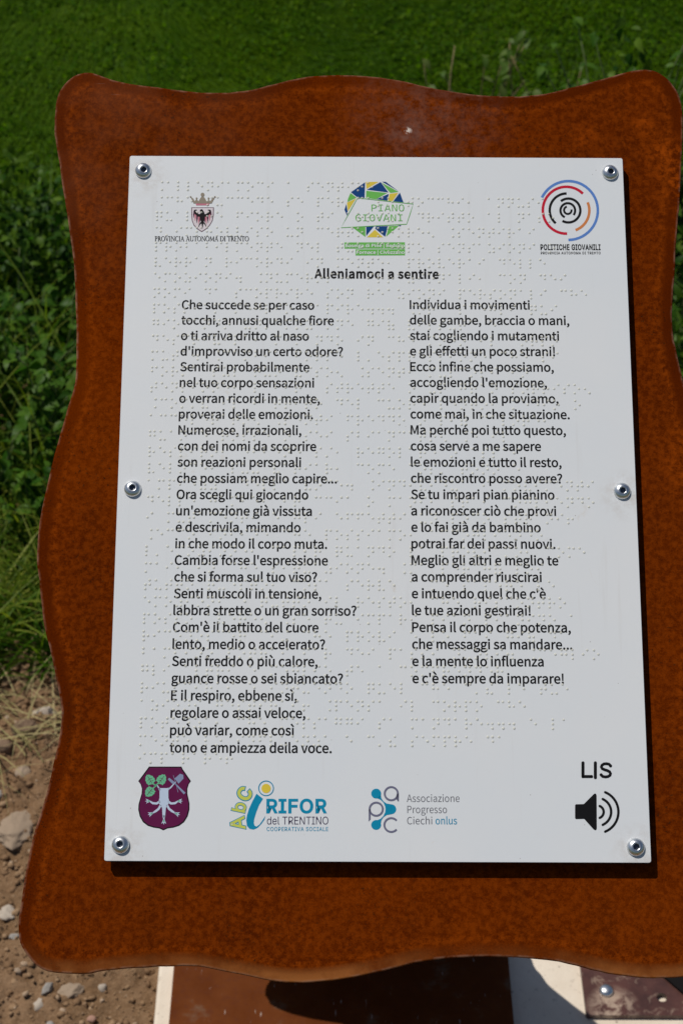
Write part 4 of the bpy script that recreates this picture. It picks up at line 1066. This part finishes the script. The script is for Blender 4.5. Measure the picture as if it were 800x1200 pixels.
bplate = empty('steel_ground_plate', (0.225, 0.288, 0))
tag(bplate, 'flat brown scuffed steel plate lying on the concrete, held by a domed bolt', 'metal plate')
def brown_mesh():
    # a plate with a round bolt hole near its right end
    hx, hy, hr = 0.302 - 0.225, 0.3095 - 0.288, 0.0052
    bm = bmesh.new()
    W_, D_, T_ = 0.36, 0.26, 0.006
    top = []
    n = 16
    outer = [bm.verts.new((x, y, T_)) for x, y in ((0.0015, 0), (W_, 0), (W_, D_), (0, D_), (0, 0.0015))]
    hole = [bm.verts.new((hx + hr * math.cos(2*math.pi*i/n), hy + hr * math.sin(2*math.pi*i/n), T_)) for i in range(n)]
    eo = [bm.edges.new((outer[i], outer[(i+1) % 5])) for i in range(5)]
    eh = [bm.edges.new((hole[i], hole[(i+1) % n])) for i in range(n)]
    bmesh.ops.triangle_fill(bm, use_beauty=True, edges=eo + eh)
    r_ = bmesh.ops.extrude_edge_only(bm, edges=eo + eh)
    for v in r_['geom']:
        if isinstance(v, bmesh.types.BMVert): v.co.z = 0.0003
    bmesh.ops.recalc_face_normals(bm, faces=bm.faces[:])
    me = bpy.data.meshes.new('ground_plate_sheet'); bm.to_mesh(me); bm.free()
    for v in me.vertices: v.co += Vector((0.225, 0.288, 0))
    return me
bs = link('sheet', brown_mesh(), M['brown'], bplate)
bs.location = (-0.225, -0.288, 0)
prof = [(7.2, 0.0), (7.3, 1.6), (6.6, 3.2), (4.8, 4.6), (2.6, 5.3)]
n = 20; V, F = [], []
for r_, z_ in prof: V += [(r_*math.cos(2*math.pi*i/n)/1000, r_*math.sin(2*math.pi*i/n)/1000, z_/1000) for i in range(n)]
V.append((0, 0, 0.0055))
for k_ in range(len(prof)-1):
    for i in range(n): F.append((k_*n+i, k_*n+(i+1) % n, (k_+1)*n+(i+1) % n, (k_+1)*n+i))
for i in range(n): F.append(((len(prof)-1)*n+i, (len(prof)-1)*n+(i+1) % n, len(prof)*n))
bo = link('bolt', mesh_py('bolt', V, F), M['zinc'], bplate, smooth=True)
fl = link('shade_sheet', mesh_py('shade_sheet', [(x - 0.225, y - 0.288, z) for z in (0.0063, 0.0093) for x, y in ((0.296, 0.346), (0.332, 0.302), (0.584, 0.302), (0.584, 0.546), (0.296, 0.546))],
    [(4, 3, 2, 1, 0), (5, 6, 7, 8, 9)] + [(i, (i+1) % 5, 5 + (i+1) % 5, 5 + i) for i in range(5)]), M['shade_black'], bplate)  # added sheet, its black stands in for shade on the plate
tag(fl, 'added black sheet standing in for shade on the far corner')
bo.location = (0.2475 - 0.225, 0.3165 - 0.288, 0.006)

# ground height: bare earth near the slab, rising gently into turf
def soil_h(x, y):
    h = -0.022 + 0.020 * (fbm(x * 7, y * 7, 4, 11) - 0.5) + 0.012 * (fbm(x * 30, y * 30, 4, 21) - 0.5)
    c1 = fbm(x * 62, y * 62, 3, 31); h = h + 0.012 * np.clip(c1 - 0.5, 0, 1)
    c2 = fbm(x * 150, y * 150, 3, 41); h = h + 0.011 * (c2 - 0.5)
    far = np.clip((y - 0.52) / 0.35, 0, 1)
    h = h + far * (0.016 + 0.045 * (fbm(x * 13 + 3, y * 13, 4, 51) - 0.5) + 0.034 * np.clip(fbm(x * 34, y * 34, 3, 61) - 0.45, 0, 1))
    return h
xs = np.concatenate([np.linspace(-3.2, -0.7, 60)[:-1], np.linspace(-0.7, -0.19, 130)[:-1], np.linspace(-0.19, 0.6, 60)[:-1], np.linspace(0.6, 3.2, 70)])
ys = np.concatenate([np.linspace(-2.4, 0.1, 60)[:-1], np.linspace(0.1, 1.1, 240)[:-1], np.linspace(1.1, 1.4, 24)])
X, Y = np.meshgrid(xs, ys)
H = soil_h(X, Y)
V = np.stack([X, Y, H], -1).reshape(-1, 3)
idx = np.arange(X.size).reshape(X.shape)
F = np.stack([idx[:-1, :-1], idx[:-1, 1:], idx[1:, 1:], idx[1:, :-1]], -1).reshape(-1, 4)
inside = (V[F[:, 0], 0] > -0.195) & (V[F[:, 2], 0] < 0.61) & (V[F[:, 2], 1] < 0.60) & (V[F[:, 0], 1] > -0.34)
soil = link('soil', mesh_np('soil', V, F[~inside], True), M['soil'])
tag(soil, kind='structure')
g = link('ground', mesh_py('ground', [(-400, -400, -0.045), (400, -400, -0.045), (400, 400, -0.045), (-400, 400, -0.045)], [(0, 1, 2, 3)]), M['turf'])
tag(g, kind='structure')
# meadow surface beyond the bare soil
xs = np.concatenate([np.linspace(-60, -6, 28)[:-1], np.linspace(-6, 6, 121), np.linspace(6, 60, 28)[1:]]); ys = np.concatenate([np.linspace(1.1, 8, 90), np.linspace(8.6, 90, 60)])
X, Y = np.meshgrid(xs, ys)
H = -0.03 + 0.035 * (fbm(X * 1.3, Y * 1.3, 3, 71) - 0.5) + 0.0 * X
V = np.stack([X, Y, H], -1).reshape(-1, 3); idx = np.arange(X.size).reshape(X.shape)
F = np.stack([idx[:-1, :-1], idx[:-1, 1:], idx[1:, 1:], idx[1:, :-1]], -1).reshape(-1, 4)
mead = link('meadow_ground', mesh_np('meadow_ground', V, F, True), M['turf'])
tag(mead, kind='structure')

# ---------------------------------------------------------------- stones
def rock_mesh(seed, sub=2):
    bm = bmesh.new()
    bmesh.ops.create_icosphere(bm, subdivisions=sub, radius=1)
    r_ = random.Random(seed)
    dirs = [Vector((r_.gauss(0, 1), r_.gauss(0, 1), r_.gauss(0, 1))).normalized() for _ in range(9)]
    ds = [r_.uniform(0.62, 0.92) for _ in dirs]
    for v in bm.verts:
        for d, l_ in zip(dirs, ds):                    # planes chip the sphere into facets
            t = v.co.dot(d)
            if t > l_: v.co -= d * (t - l_) * 0.9
        v.co *= 1 + (r_.uniform(-0.04, 0.04) if sub < 3 else 0.16 * (noise.fractal(v.co * 2.3 + Vector((seed, 0, 0)), 0.6, 2.0, 5)))
    me = bpy.data.meshes.new('stone'); bm.to_mesh(me); bm.free()
    return me
def stone_mat(name, a, b):
    k = Nt(name, 0.85, 0.25)
    n1 = k.noise(60, 5, 0.65); n2 = k.noise(400, 3, 0.7)
    c = k.mix(k.ramp(n1, (0.35, 0.0), (0.65, 1.0)), a, b)
    c = k.mix(k.math('MULTIPLY', k.ramp(n2, (0.3, 1.0), (0.45, 0.0)), 0.4), c, tuple(v * 0.5 for v in a))
    k.color(c); k.bump(n2, 0.4, 0.001)
    M[name] = k.m
stone_mat('stone_pale', (0.40, 0.33, 0.26), (0.52, 0.45, 0.37))
stone_mat('stone_tan', (0.29, 0.21, 0.145), (0.38, 0.29, 0.205))
stone_mat('stone_grey', (0.26, 0.24, 0.22), (0.38, 0.35, 0.31))
stone_mat('stone_red', (0.34, 0.18, 0.13), (0.42, 0.26, 0.19))
stone_mat('clod', (0.17, 0.11, 0.07), (0.25, 0.165, 0.105))
# x, y on the ground, half sizes in mm, material, label
STONES = [
 (-0.362, 0.716, 15, 10, 8, 'stone_pale', 'palest pebble at the edge of the grass beside the sign'),
 (-0.372, 0.548, 19, 32, 9, 'stone_tan', 'largest tan stone, half sunk in the soil left of the sign'),
 (-0.366, 0.437, 13, 11, 7, 'stone_pale', 'pale wedge-shaped stone against the lower left edge of the sign'),
 (-0.318, 0.317, 7, 8, 6, 'stone_pale', 'small round cream pebble under the lower left corner of the sign'),
 (-0.312, 0.334, 5, 9, 6, 'stone_grey', 'narrow upright grey pebble just above the round cream pebble'),
 (-0.289, 0.332, 14, 10, 6, 'stone_tan', 'flat angular stone right of the narrow grey pebble'),
 (-0.257, 0.338, 5, 5, 4, 'stone_pale', 'tiny pale pebble below the bottom edge of the sign'),
 (-0.264, 0.300, 5, 5, 4, 'stone_red', 'reddish pebble near the concrete strip'),
 (-0.304, 0.291, 6, 5, 4, 'stone_grey', 'bluish grey pebble at the very bottom of the photo'),
 (-0.345, 0.357, 5, 5, 4, 'stone_tan', 'small tan pebble left of the sign corner'),
 (-0.355, 0.405, 6, 5, 4, 'stone_grey', 'grey pebble below the pale wedge-shaped stone'),
 (-0.379, 0.690, 17, 14, 12, 'clod', 'crumbly brown earth clod below the palest pebble'),
 (-0.402, 0.668, 12, 10, 9, 'clod', 'brown earth clod at the left edge under the grass'),
 (-0.375, 0.632, 11, 12, 8, 'stone_tan', 'tan stone between the clods and the largest stone'),
 (-0.400, 0.600, 9, 8, 6, 'stone_grey', 'flat grey stone at the left edge above the largest stone'),
 (-0.412, 0.478, 10, 8, 5, 'stone_tan', 'low tan stone left of the largest stone'),
]
for i, (x, y, a, b, c_, m_, lab) in enumerate(STONES):
    o = link('stone', rock_mesh(100 + i, 4 if max(a, b) > 12 else 3), M[m_], smooth=True)
    o.scale = (a / 1000, b / 1000, c_ / 1000)
    z = float(soil_h(np.array([x]), np.array([y]))[0])
    o.location = (x, y, z + c_ / 1000 * 0.05)
    o.rotation_euler = (random.uniform(-.2, .2), random.uniform(-.2, .2), random.uniform(-.6, .6) if a != b else 0)
    tag(o, lab, 'stone' if m_ != 'clod' else 'earth clod', 'loose stones on the bare soil')

def ico(sub):
    bm = bmesh.new(); bmesh.ops.create_icosphere(bm, subdivisions=sub, radius=1)
    V = np.array([v.co[:] for v in bm.verts]); F = np.array([[v.index for v in f.verts] for f in bm.faces]); bm.free()
    return V, F
IV, IF = ico(1)
def scatter_pebbles(n, x0, x1, y0, y1, smin, smax, seed):
    r_ = np.random.default_rng(seed)
    x = r_.uniform(x0, x1, n); y = r_.uniform(y0, y1, n)
    keep = ~((x > -0.205) & (x < 0.62) & (y < 0.62) & (y > -0.36)); x, y = x[keep], y[keep]; n = len(x)
    s = smin * (smax / smin) ** (r_.random(n) ** 2.2)
    V = IV[None] * r_.uniform(0.68, 1.12, (n, len(IV), 1))
    V = V * (s[:, None] * r_.uniform(0.6, 1.25, (n, 3)) * np.array((1, 1, 0.75)))[:, None, :]
    a = r_.uniform(0, 6.28, n); ca, sa = np.cos(a)[:, None], np.sin(a)[:, None]
    vx = V[..., 0] * ca - V[..., 1] * sa; vy = V[..., 0] * sa + V[..., 1] * ca
    z = soil_h(x, y)
    V = np.stack([vx + x[:, None], vy + y[:, None], V[..., 2] + (z + s * 0.12)[:, None]], -1).reshape(-1, 3)
    F = (IF[None] + (np.arange(n) * len(IV))[:, None, None]).reshape(-1, 3)
    tint = np.repeat(r_.random(n), len(IV))
    return V, F, tint
k = Nt('gravel_mix', 0.9, 0.2)
t_ = k.attr('tint')
c = k.ramp(t_, (0.0, (0.19, 0.108, 0.055)), (0.55, (0.28, 0.172, 0.092)), (0.90, (0.34, 0.22, 0.125)), (1.0, (0.46, 0.34, 0.235)))
n3 = k.noise(500, 3, 0.7)
c = k.mix(k.math('MULTIPLY', k.ramp(n3, (0.35, 1.0), (0.5, 0.0)), 0.45), c, (0.11, 0.072, 0.045))
k.color(c); k.bump(n3, 0.4, 0.001); M['gravel'] = k.m
A1 = scatter_pebbles(13000, -0.75, -0.2, 0.1, 0.95, 0.0011, 0.0056, 5)
A2 = scatter_pebbles(6000, -1.6, 1.6, -0.8, 1.1, 0.002, 0.009, 6)
V = np.concatenate([A1[0], A2[0]]); F = np.concatenate([A1[1], A2[1] + len(A1[0])]); tint = np.concatenate([A1[2], A2[2]])
me = mesh_np('gravel', V, F); vattr(me, 'tint', tint)
gr = link('gravel', me, M['gravel'])
tag(gr, 'fine tan gravel and soil crumbs on the bare earth left of the sign', 'gravel', kind='stuff')

# ================================================================ GRASS AND WEEDS
def blades(x, y, z, length, width, lean, seed, curl=0.5, seg=3):
    """ribbon blades; returns verts, quads and a per-vertex random tint"""
    r_ = np.random.default_rng(seed); n = len(x)
    az = r_.uniform(0, 2 * np.pi, n); face = az + r_.normal(0, 0.6, n) + np.pi / 2
    dx, dy = np.cos(az), np.sin(az); sx, sy = np.cos(face), np.sin(face)
    out = []
    for k_ in range(seg + 1):
        t = k_ / seg
        up = length * (t - 0.5 * curl * lean * t * t)
        fw = length * lean * (0.35 * t + 0.65 * t * t)
        w = width * (1 - 0.92 * t ** 1.6) * 0.5
        for s in (-1, 1):
            out.append(np.stack([x + dx * fw + s * sx * w, y + dy * fw + s * sy * w, z + up], -1))
    V = np.stack(out, 1).reshape(-1, 3)
    q = np.array([[2*k_, 2*k_+1, 2*k_+3, 2*k_+2] for k_ in range(seg)])
    F = (q[None] + (np.arange(n) * 2 * (seg + 1))[:, None, None]).reshape(-1, 4)
    return V, F, n, 2 * (seg + 1)

def grass_object(name, parts, mat, label, cat, patch=3.0, contrast=1.0, power=1.0):
    Vs, Fs, ts, b = [], [], [], 0
    for V, F, n, k_ in parts:
        root = V.reshape(n, k_, 3)[:, 0]
        t = 0.55 * rng.random(n) + 0.45 * np.clip((fbm(root[:, 0] * patch, root[:, 1] * patch, 3, 91) - 0.3) * 2.5, 0, 1)
        Vs.append(V); Fs.append(F + b); ts.append(np.repeat(t, k_)); b += len(V)
    me = mesh_np(name, np.concatenate(Vs), np.concatenate(Fs), True)
    vattr(me, 'tint', np.clip(np.concatenate(ts) * contrast, 0, 1) ** power)
    o = link(name, me, mat)
    tag(o, label, cat, kind='stuff')
    return o

def mh(x, y): return -0.03 + 0.035 * (fbm(x * 1.3, y * 1.3, 3, 71) - 0.5)
# mown meadow
parts = []
for n, x0, x1, y0, y1, sd in ((150000, -1.0, 1.0, 1.55, 3.3, 1), (42000, -2.6, 2.6, 1.3, 4.6, 2), (50000, -6, 6, 3.0, 9.0, 3)):
    r_ = np.random.default_rng(sd)
    x = r_.uniform(x0, x1, n); y = r_.uniform(y0, y1, n)
    big = 1.0 if sd < 3 else 2.2
    ln = r_.uniform(0.008, 0.028, n) * (0.75 + 0.6 * fbm(x * 5, y * 5, 3, 13)) * (1 if sd < 3 else 1.3)
    parts.append(blades(x, y, mh(x, y) - 0.004, ln, r_.uniform(0.0022, 0.0042, n) * big, r_.uniform(0.5, 3.0, n), sd, seg=2))
grass_object('grass', parts, M['lawn_blade'], 'short deep green meadow grass beyond the sign', 'grass', 9.0, 1.1)

# small clover leaflets among the grass
r_ = np.random.default_rng(77); n = 100000
x = r_.uniform(-1.3, 1.3, n); y = r_.uniform(1.5, 3.6, n)
kp = fbm(x * 6 + 40, y * 6, 3, 23) + r_.normal(0, 0.12, n) > 0.44; x, y = x[kp], y[kp]; n = len(x)
rad = r_.uniform(0.0015, 0.0042, n); nz = r_.normal(0, 0.55, (n, 2)); z = mh(x, y) + r_.uniform(0.004, 0.020, n)
q = []
for k_ in range(6):
    a_ = k_ * math.pi / 3 + r_.uniform(0, 0.4, n)
    dx, dy = rad * np.cos(a_), rad * np.sin(a_)
    q.append(np.stack([x + dx, y + dy, z + dx * nz[:, 0] + dy * nz[:, 1]], -1))
V = np.stack(q, 1).reshape(-1, 3); F = np.arange(len(V)).reshape(-1, 6)
me = mesh_np('clover', V, F); vattr(me, 'tint', np.repeat(r_.random(n) ** 1.3 * 1.1, 6).clip(0, 1))
clov = link('clover', me, M['lawn_blade'])
tag(clov, 'tiny clover leaves mixed through the meadow grass', 'clover', kind='stuff')

# long pale grass where the turf meets the bare soil
r_ = np.random.default_rng(44); parts = []
cl = []
for i in range(130):
    side = -1 if i < 85 else 1
    cx = side * r_.uniform(0.26, 1.25); cy = r_.uniform(0.80, 1.15) + 0.05 * math.sin(cx * 9)
    cl.append((cx, cy))
for i in range(26):
    cl.append((r_.uniform(-0.50, -0.30), r_.uniform(0.78, 0.98)))
for i in range(46):
    cl.append((r_.uniform(-0.62, -0.33), r_.uniform(0.98, 1.62)))
for i in range(16):
    cl.append((r_.uniform(0.36, 0.56), r_.uniform(1.05, 1.75)))
for i, (cx, cy) in enumerate(cl):
    n = int(r_.integers(14, 44)) if i < 156 else int(r_.integers(3, 8)); s = r_.uniform(0.006, 0.035)
    x = cx + r_.normal(0, s, n); y = cy + r_.normal(0, s, n)
    parts.append(blades(x, y, soil_h(x, y), r_.uniform(0.03, 0.12, n) * (1 if i < 156 else 2.6), r_.uniform(0.0018, 0.0050, n), r_.uniform(0.3, 1.6, n), 500 + i, seg=4))
grass_object('tall_grass', parts, M['tall_grass'], 'long straggling pale green grass at the edge of the bare soil', 'grass', 14.0, 1.0, 2.0)

parts = []
r_ = np.random.default_rng(91)
for i in range(60):
    cx = r_.uniform(-0.7, -0.27) if i < 45 else r_.uniform(0.3, 1.0); cy = r_.uniform(0.66, 0.92); n = int(r_.integers(3, 12))
    x = cx + r_.normal(0, 0.02, n); y = cy + r_.normal(0, 0.02, n)
    parts.append(blades(x, y, soil_h(x, y) + 0.002, r_.uniform(0.025, 0.07, n), r_.uniform(0.0010, 0.0024, n), r_.uniform(1.2, 2.6, n), 800 + i, curl=0.7, seg=4))
k = Nt('straw', 0.7, 0.2); k.color(k.mix(k.attr('tint'), (0.22, 0.20, 0.06), (0.48, 0.38, 0.20))); M['straw'] = k.m
grass_object('dry_grass', parts, M['straw'], 'dry straw-coloured grass lying where the turf meets the soil', 'grass', 9.0)

# leaves
def leaf_geo(w=0.6, droop=0.25, fold=0.18, st=6, serr=0.10):
    V, F = [(0, 0, 0)], []
    for i in range(1, st):
        t = i / st
        hw = w / 2 * math.sin(math.pi * t ** 0.72) ** 0.85 * (1 + serr * (1 if i % 2 else -1))
        z = -droop * t * t
        V += [(-hw, t - 0.03, z + fold * hw), (0, t, z), (hw, t - 0.03, z + fold * hw)]
    V.append((0, 1, -droop * 1.15))
    F += [(0, 2, 1), (0, 3, 2)]
    for i in range(st - 2):
        a = 1 + 3 * i
        F += [(a, a + 1, a + 4, a + 3), (a + 1, a + 2, a + 5, a + 4)]
    a = 1 + 3 * (st - 2); e = len(V) - 1
    F += [(a, a + 1, e), (a + 1, a + 2, e)]
    return np.array(V, float), F
LEAVES = []
for i, (w, d, f, s) in enumerate(((0.62, 0.28, 0.25, 0.10), (0.55, 0.42, 0.15, 0.12), (0.72, 0.15, 0.30, 0.08))):
    V, F = leaf_geo(w, d, f, 7, s)
    me = mesh_py('leaf', V, F); me.materials.append(M['weed_leaf'])
    me.polygons.foreach_set('use_smooth', np.ones(len(me.polygons), bool))
    LEAVES.append(me)
DRY = LEAVES[1].copy(); DRY.materials.clear(); DRY.materials.append(M['dry_leaf'])

def tube(pts, radii, n=5):
    V, F = [], []
    for i, (p_, r_) in enumerate(zip(pts, radii)):
        p_ = Vector(p_)
        d = (Vector(pts[min(i+1, len(pts)-1)]) - Vector(pts[max(i-1, 0)])).normalized()
        u = d.orthogonal().normalized(); v = d.cross(u)
        for k_ in range(n):
            a = 2 * math.pi * k_ / n
            V.append(tuple(p_ + (u * math.cos(a) + v * math.sin(a)) * r_))
    for i in range(len(pts) - 1):
        for k_ in range(n):
            F.append((i*n+k_, i*n+(k_+1) % n, (i+1)*n+(k_+1) % n, (i+1)*n+k_))
    F.append(tuple(range((len(pts)-1)*n, len(pts)*n)))
    return V, F

def weed(x, y, h, seed, label, group, name='weed_plant', size=0.045, dry=False, branches=3, cat='plant'):
    r_ = random.Random(seed)
    z = float(soil_h(np.array([x]), np.array([y]))[0]) if y < 1.25 else float(mh(np.array([x]), np.array([y]))[0])
    root = empty(name, (x, y, z)); tag(root, label, cat, group)
    V, F, nodes = [], [], []
    for b in range(branches):
        a = r_.uniform(0, 6.28); lean = r_.uniform(0.1, 0.55)
        hh = h * r_.uniform(0.65, 1.0); pts = []
        for i in range(7):
            t = i / 6
            pts.append((math.cos(a) * lean * hh * t ** 1.5 + r_.uniform(-.003, .003), math.sin(a) * lean * hh * t ** 1.5 + r_.uniform(-.003, .003), hh * (t - 0.16 * lean * t * t)))
        v, f = tube(pts, [0.0026 * (1 - 0.7 * i / 6) for i in range(7)])
        F += [tuple(q + len(V) for q in ff) for ff in f]; V += v
        for i in range(1, 7):
            for sgn in (0, 1):
                if dry and r_.random() < 0.45: continue
                nodes.append((Vector(pts[i]), r_.uniform(-.3, .3) + i * 1.57 + sgn * math.pi, i / 6))
        nodes.append((Vector(pts[-1]), r_.uniform(0, 6.28), 1.0))
    link('stem', mesh_py('stem', V, F), M['dry_stalk' if dry else 'stem'], root, smooth=True)
    for p_, a, t in nodes:
        o = bpy.data.objects.new('leaf', DRY if dry else r_.choice(LEAVES))
        C.objects.link(o); o.parent = root
        s = size * r_.uniform(0.65, 1.25) * (1.0 - 0.35 * t)
        o.location = p_
        o.rotation_euler = (r_.uniform(-0.5, 0.45) - 0.15, r_.uniform(-0.45, 0.45), a)
        o.scale = (s * r_.uniform(0.85, 1.1), s, s)
    return root

EXTRA = 0
GW = 'leafy weeds growing behind the sign'
PL = [  # x, y, height, label
 (-0.405, 1.02, 0.15, 'low leafy weed nearest the long pale grass, left of the sign'),
 (-0.470, 1.06, 0.17, 'dark leafy weed at the left edge just above the long grass'),
 (-0.370, 1.10, 0.19, 'broad-leaved weed touching the left edge of the rusty plate, lowest of its row'),
 (-0.440, 1.16, 0.22, 'bushy weed left of the middle of the sign'),
 (-0.520, 1.15, 0.20, 'bushy weed cut by the left edge of the photo, lower one'),
 (-0.385, 1.22, 0.24, 'upright weed with glossy leaves beside the plate, left side'),
 (-0.460, 1.28, 0.25, 'glossy weed between the upright weed and the left edge of the photo'),
 (-0.540, 1.30, 0.24, 'bushy weed cut by the left edge of the photo, upper one'),
 (-0.410, 1.35, 0.25, 'pale-leaved weed level with the top of the white panel, left side'),
 (-0.480, 1.42, 0.24, 'dark weed in front of the meadow on the left'),
 (-0.390, 1.46, 0.19, 'small weed peeping past the upper left edge of the rusty plate'),
 (-0.530, 1.50, 0.20, 'weed at the far left where the meadow grass begins'),
 (-0.430, 1.60, 0.22, 'dark weed at the upper left with the meadow right behind it'),
 (-0.500, 1.66, 0.23, 'small weed standing alone at the far left against the meadow'),
 (-0.420, 1.72, 0.17, 'weed tip showing just left of the bulge in the plate, top left'),
 (0.440, 1.12, 0.22, 'leafy weed beside the waist of the plate, right side, lowest one'),
 (0.500, 1.20, 0.24, 'leafy weed cut by the right edge of the photo, lower one'),
 (0.450, 1.30, 0.25, 'glossy weed in the notch of the plate on the right'),
 (0.520, 1.38, 0.28, 'leafy weed cut by the right edge of the photo, middle one'),
 (0.420, 1.50, 0.40, 'bushy weed behind the upper right corner of the plate'),
 (0.410, 1.58, 0.52, 'tallest weed at the upper right, with round pale leaves'),
 (0.395, 1.70, 0.46, 'weed with round leaves just left of the tallest one, upper right'),
 (0.430, 1.64, 0.54, 'weed at the right edge of the photo, highest of all'),
]
for i, (x, y, h, lab) in enumerate(PL):
    weed(x, y, h, 900 + i, lab, GW, size=0.034 if x > 0.4 and y > 1.4 else 0.030, branches=7 if x > 0.4 and y > 1.4 else 6)
GD = 'sparse stalks behind the top edge of the sign'
for i, (x, y, h, lab) in enumerate((
 (0.150, 1.98, 0.27, 'sparse stalky weed behind the dip in the top edge of the plate, left one'),
 (0.215, 2.02, 0.29, 'sparse stalky weed with pale bent stems behind the top edge, middle one'),
 (0.280, 1.98, 0.28, 'sparse stalky weed behind the dip in the top edge of the plate, right one'),
 (0.345, 2.00, 0.27, 'sparse weed left of the upper right corner of the plate'),
 (0.100, 2.00, 0.19, 'lowest sparse weed just showing over the middle of the top edge'))):
    weed(x, y, h, 950 + i, lab, GD, name='stalky_weed', size=0.032, dry=True, branches=6)

# the undergrowth between the weeds: countless small leaves
def undergrowth(n, seed, boxes):
    r_ = np.random.default_rng(seed)
    V0, F0 = leaf_geo(0.5, 0.4, 0.25, 4, 0.0)
    tri = []
    for f in F0: tri += [(f[0], f[1], f[2])] + ([(f[0], f[2], f[3])] if len(f) == 4 else [])
    tri = np.array(tri); Vs, Fs, ts, b = [], [], [], 0
    for (x0, x1, y0, y1, hmax, frac) in boxes:
        m = int(n * frac)
        x = r_.uniform(x0, x1, m); y = r_.uniform(y0, y1, m)
        hm = hmax * np.clip(2.6 * fbm(x * 10, y * 10, 3, 77) - 0.55, 0.08, 1.35) * np.clip((y - y0) / 0.15, 0.25, 1) * np.clip((y1 - y) / 0.2, 0.3, 1)
        z = -0.02 + hm * r_.random(m) ** 0.6
        s = r_.uniform(0.009, 0.026, m)
        yaw = r_.uniform(0, 6.28, m); pit = r_.normal(-0.2, 0.6, m); rol = r_.normal(0, 0.6, m)
        cy, sy, cp, sp, cr, sr = np.cos(yaw), np.sin(yaw), np.cos(pit), np.sin(pit), np.cos(rol), np.sin(rol)
        Rm = np.empty((m, 3, 3))
        # yaw * pitch(x) * roll(y)
        Rm[:, 0, 0] = cy * cr - sy * sp * sr; Rm[:, 0, 1] = -sy * cp; Rm[:, 0, 2] = cy * sr + sy * sp * cr
        Rm[:, 1, 0] = sy * cr + cy * sp * sr; Rm[:, 1, 1] = cy * cp; Rm[:, 1, 2] = sy * sr - cy * sp * cr
        Rm[:, 2, 0] = -cp * sr; Rm[:, 2, 1] = sp; Rm[:, 2, 2] = cp * cr
        V = np.einsum('nij,kj->nki', Rm, V0) * s[:, None, None] + np.stack([x, y, z], -1)[:, None, :]
        Vs.append(V.reshape(-1, 3)); Fs.append((tri[None] + (np.arange(m) * len(V0))[:, None, None]).reshape(-1, 3) + b)
        ts.append(np.repeat(r_.random(m) ** 1.4, len(V0))); b += m * len(V0)
    me = mesh_np('undergrowth', np.concatenate(Vs), np.concatenate(Fs), True)
    vattr(me, 'tint', np.concatenate(ts))
    return me
ug = link('undergrowth', undergrowth(50000, 8, (
    (-1.3, -0.28, 0.93, 1.85, 0.21, 0.44), (0.28, 1.3, 0.93, 1.85, 0.27, 0.40), (-0.3, 0.3, 1.0, 1.5, 0.12, 0.10), (0.05, 0.50, 1.85, 2.15, 0.20, 0.10), (0.33, 0.60, 1.45, 1.85, 0.40, 0.12))), M['undergrowth'])
tag(ug, 'dense mass of small dark green leaves between the weeds behind the sign', 'undergrowth', kind='stuff')
print('tris', sum(len(o.data.loops) - 2 * len(o.data.polygons) for o in S.objects if o.type == 'MESH'), 'objects', len(S.objects))
